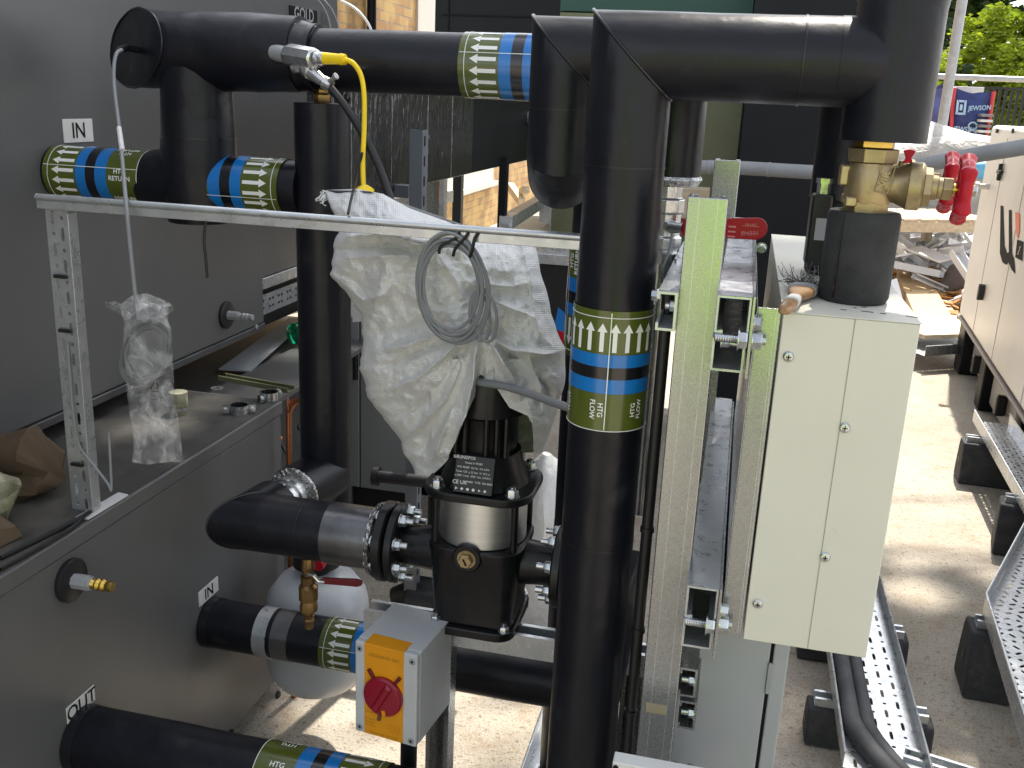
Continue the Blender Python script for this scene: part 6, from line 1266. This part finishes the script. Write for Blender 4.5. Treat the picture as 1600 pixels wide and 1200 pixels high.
def tree(name, label, base, hgt, trunk_r, clumps, n, leaf, m, seed, cat='tree', lean=None, gaps=(), limb=.35):
    rr = random.Random(seed); t = thing(name, label, cat, base); base = V(base); top = base+V((0, 0, hgt))+(V(lean) if lean else V())
    tr = MB().tube(smooth_path([base-V((0, 0, .1)), base+V((.03, 0, hgt*.3)), base.lerp(top, .62)+V((.05, .05, 0)), top], 5), [trunk_r*(1-.75*k/15) for k in range(16)], 12)
    for cpos, rad in clumps:
        s = base.lerp(top, rr.uniform(.35, .85)); tr.tube(smooth_path([s, s.lerp(V(cpos), .5)+V((0, 0, .1*hgt*.3)), V(cpos)], 4), [trunk_r*limb*(1-.8*k/8) for k in range(9)], 7)
    tr.obj('trunk', BARK, t)
    mb = MB()
    tw = sum(r[1]**2 if not isinstance(r[1], tuple) else r[1][0]*r[1][2] for r in clumps)
    for cpos, rad in clumps:
        R3 = rad if isinstance(rad, tuple) else (rad, rad, rad*.8); k = int(n*((R3[0]*R3[2] if isinstance(rad, tuple) else rad**2)/tw)); sub = [(V((rr.gauss(0, .5), rr.gauss(0, .5), rr.gauss(0, .5))), rr.uniform(.2, .42)) for _ in range(max(5, int(k/110)))]
        for _ in range(k):
            so_, sr = rr.choice(sub); d = V((rr.gauss(0, 1), rr.gauss(0, 1), rr.gauss(0, 1))).normalized()*sr*rr.uniform(.4, 1.05)+so_
            p = V(cpos)+V((d.x*R3[0], d.y*R3[1], d.z*R3[2]))
            if any((p.x-SUN.x/SUN.z*p.z-g0)**2+(p.y-SUN.y/SUN.z*p.z-g1)**2 < g2**2 for g0, g1, g2 in gaps): continue
            if gaps and p.y-SUN.y/SUN.z*p.z < -.72: continue
            a_, b_, _ = frame(V((rr.gauss(0, 1), rr.gauss(0, 1), rr.gauss(0, .8)))); l = leaf*rr.uniform(.6, 1.3); w_ = l*.42
            mb.add([p-a_*l, p+b_*w_, p+a_*l, p-b_*w_], [(0, 1, 2, 3)], False)
    mb.obj('crown', m, t); return t
q = at(1560, 60, y=26.)
tree('leafy_tree', 'bright yellow green sunlit tree beyond the railing', (q.x+.6, 26, 0), 4.2, .16, [((q.x+.3, 25.5, 2.3), 1.0), ((q.x+1.2, 25.6, 2.6), 1.2), ((q.x+.5, 26, 3.6), 1.0), ((q.x+1.6, 26, 3.9), 1.2), ((q.x-.4, 26, 2.9), .75), ((q.x+2.6, 26, 2.6), 1.4), ((q.x, 26.2, 1.6), .9), ((q.x+1.2, 26.2, 1.5), 1.0)], 26000, .085, LEAF1, 3)
tree('dark_tree', 'tall dark green tree filling the top right corner behind the sunlit tree', (q.x+4.5, 34, 0), 11, .35, [((q.x-1.5, 33, 4.2), 2.0), ((q.x+1.5, 33, 5.2), 2.2), ((q.x+4, 33, 5), 2.4), ((q.x-.5, 33, 7), 2.6), ((q.x+3, 33, 8), 2.8), ((q.x-2.2, 33, 2.6), 1.7), ((q.x-3.6, 33, 5), 2.2), ((q.x-3.8, 33, 2.4), 1.6), ((q.x+1.5, 33, 2.5), 2.4), ((q.x+6, 33, 4), 2.6)], 22000, .2, LEAF2, 8)
tree('yard_hedge', 'dark green hedge behind the railing', (q.x, 28.5, 0), 1.6, .08, [((q.x-3+1.4*i, 28.5, 1.1), (1.1, .7, 1.1)) for i in range(7)], 9000, .11, LEAF2, 5, 'hedge')
# unseen tree added to shade the pipework; crown and gaps shaped for the light
def over(gx_, gy_, z): return (gx_+SUN.x/SUN.z*z, gy_+SUN.y/SUN.z*z, z)
rr = random.Random(31); cl_ = [(over(x_+rr.uniform(-.15, .15), y_+rr.uniform(-.15, .15), rr.uniform(6.6, 7.6)), rr.uniform(.62, .78)) for x_ in (-2.85, -2.2, -1.55, -.9, -.25, .35) for y_ in (-.6, .1, .8, 1.5, 2.2, 2.9)]
cl_ += [(over(x_, y_, rr.uniform(6.8, 7.4)), r_) for x_, y_, r_ in ((1.0, .4, .75), (1.0, 1.2, .7), (.95, 1.9, .65), (.75, 2.65, .55), (1.6, .8, .7), (1.5, 1.6, .6), (1.3, 2.2, .45), (1.15, 2.75, .45), (1.6, 2.6, .4), (.9, 3.05, .35))]
tree('added_shade_tree', 'unseen leafy tree added above the frame to shade the pipework', (5.4, 8.2, 0), 6.6, .24, cl_, 38000, .075, LEAF3, 17, lean=(-1.0, -1.6, 0), limb=.09, gaps=((-.68, 2.0, .30), (-.28, 2.05, .2), (-.85, .95, .06)))
# ------------------------------------------------------------------ the person taking the picture (seen only as a green reflection in the galvanised steel)
def skin(name, joints, bones, m, parent=None, sub=1):
    me = bpy.data.meshes.new(name); me.from_pydata([j[0] for j in joints], bones, []); me.materials.append(m); o = bpy.data.objects.new(name, me); col.objects.link(o)
    k = o.modifiers.new('skin', 'SKIN'); k.use_smooth_shade = True
    for i, j in enumerate(joints): d = me.skin_vertices[0].data[i]; d.radius = j[1] if isinstance(j[1], tuple) else (j[1], j[1]); d.use_root = (i == 0)
    s = o.modifiers.new('sub', 'SUBSURF'); s.levels = s.render_levels = sub
    if parent is not None: attach(o, parent)
    return o
px, py = .06, -.42
per = thing('person', 'person in a yellow green safety vest holding up a phone to take the picture', 'person', (px, py, 0))
J = [((0, 0, .98), (.16, .11)), ((0, .0, 1.18), (.155, .11)), ((0, .0, 1.38), (.17, .11)), ((0, .0, 1.50), (.07, .065)), ((0, .03, 1.60), (.055, .06)),
     ((.19, 0, 1.43), .06), ((.25, .08, 1.22), .046), ((.13, .30, 1.40), .035), ((-.19, 0, 1.43), .06), ((-.25, .08, 1.22), .046), ((-.13, .30, 1.40), .035),
     ((.10, 0, .88), .095), ((.11, .02, .50), .062), ((.12, -.02, .10), .045), ((.12, .13, .04), .04), ((-.10, 0, .88), .095), ((-.11, .02, .50), .062), ((-.12, -.02, .10), .045), ((-.12, .13, .04), .04)]
B_ = [(0, 1), (1, 2), (2, 3), (3, 4), (2, 5), (5, 6), (6, 7), (2, 8), (8, 9), (9, 10), (0, 11), (11, 12), (12, 13), (13, 14), (0, 15), (15, 16), (16, 17), (17, 18)]
J = [((x+px, y+py, z), r) for (x, y, z), r in J]
skin('body', J, B_, mat('dark_work_clothes', (.03, .035, .05), .8), per)
MB().lathe([(-.125, .03), (-.10, .06), (-.04, .078), (.03, .086), (.08, .075), (.115, .03)], (px, py+.04, 1.68), (0, 0, 1), 24, sy=1.2).obj('head', mat('skin_tone', (.45, .27, .19), .5), per)
HIV = mat('safety_yellow', (.46, .85, .004), .6)
mb = MB(); n = 36; secs = [(.97, .200, .150), (1.05, .195, .150), (1.2, .195, .150), (1.36, .205, .150), (1.46, .165, .115), (1.50, .10, .09)]
for z, a_, b_ in secs:
    for i in range(n): t = 2*math.pi*i/n; mb.v.append((px+a_*math.copysign(abs(math.cos(t))**.8, math.cos(t)), py+b_*math.copysign(abs(math.sin(t))**.8, math.sin(t)), z))
for k in range(len(secs)-1):
    for i in range(n): mb.f.append((k*n+i, k*n+(i+1) % n, (k+1)*n+(i+1) % n, (k+1)*n+i)); mb.smooth.append(True)
vest = mb.obj('safety_vest', HIV, per, solid=.006)
MB().lathe([(-.025, .2035), (.025, .2035)], (px, py, 1.09), (0, 0, 1), 36, False, sx=1., sy=.76).obj('reflective_band', mat('reflective_silver', (.6, .6, .6), .4), vest)
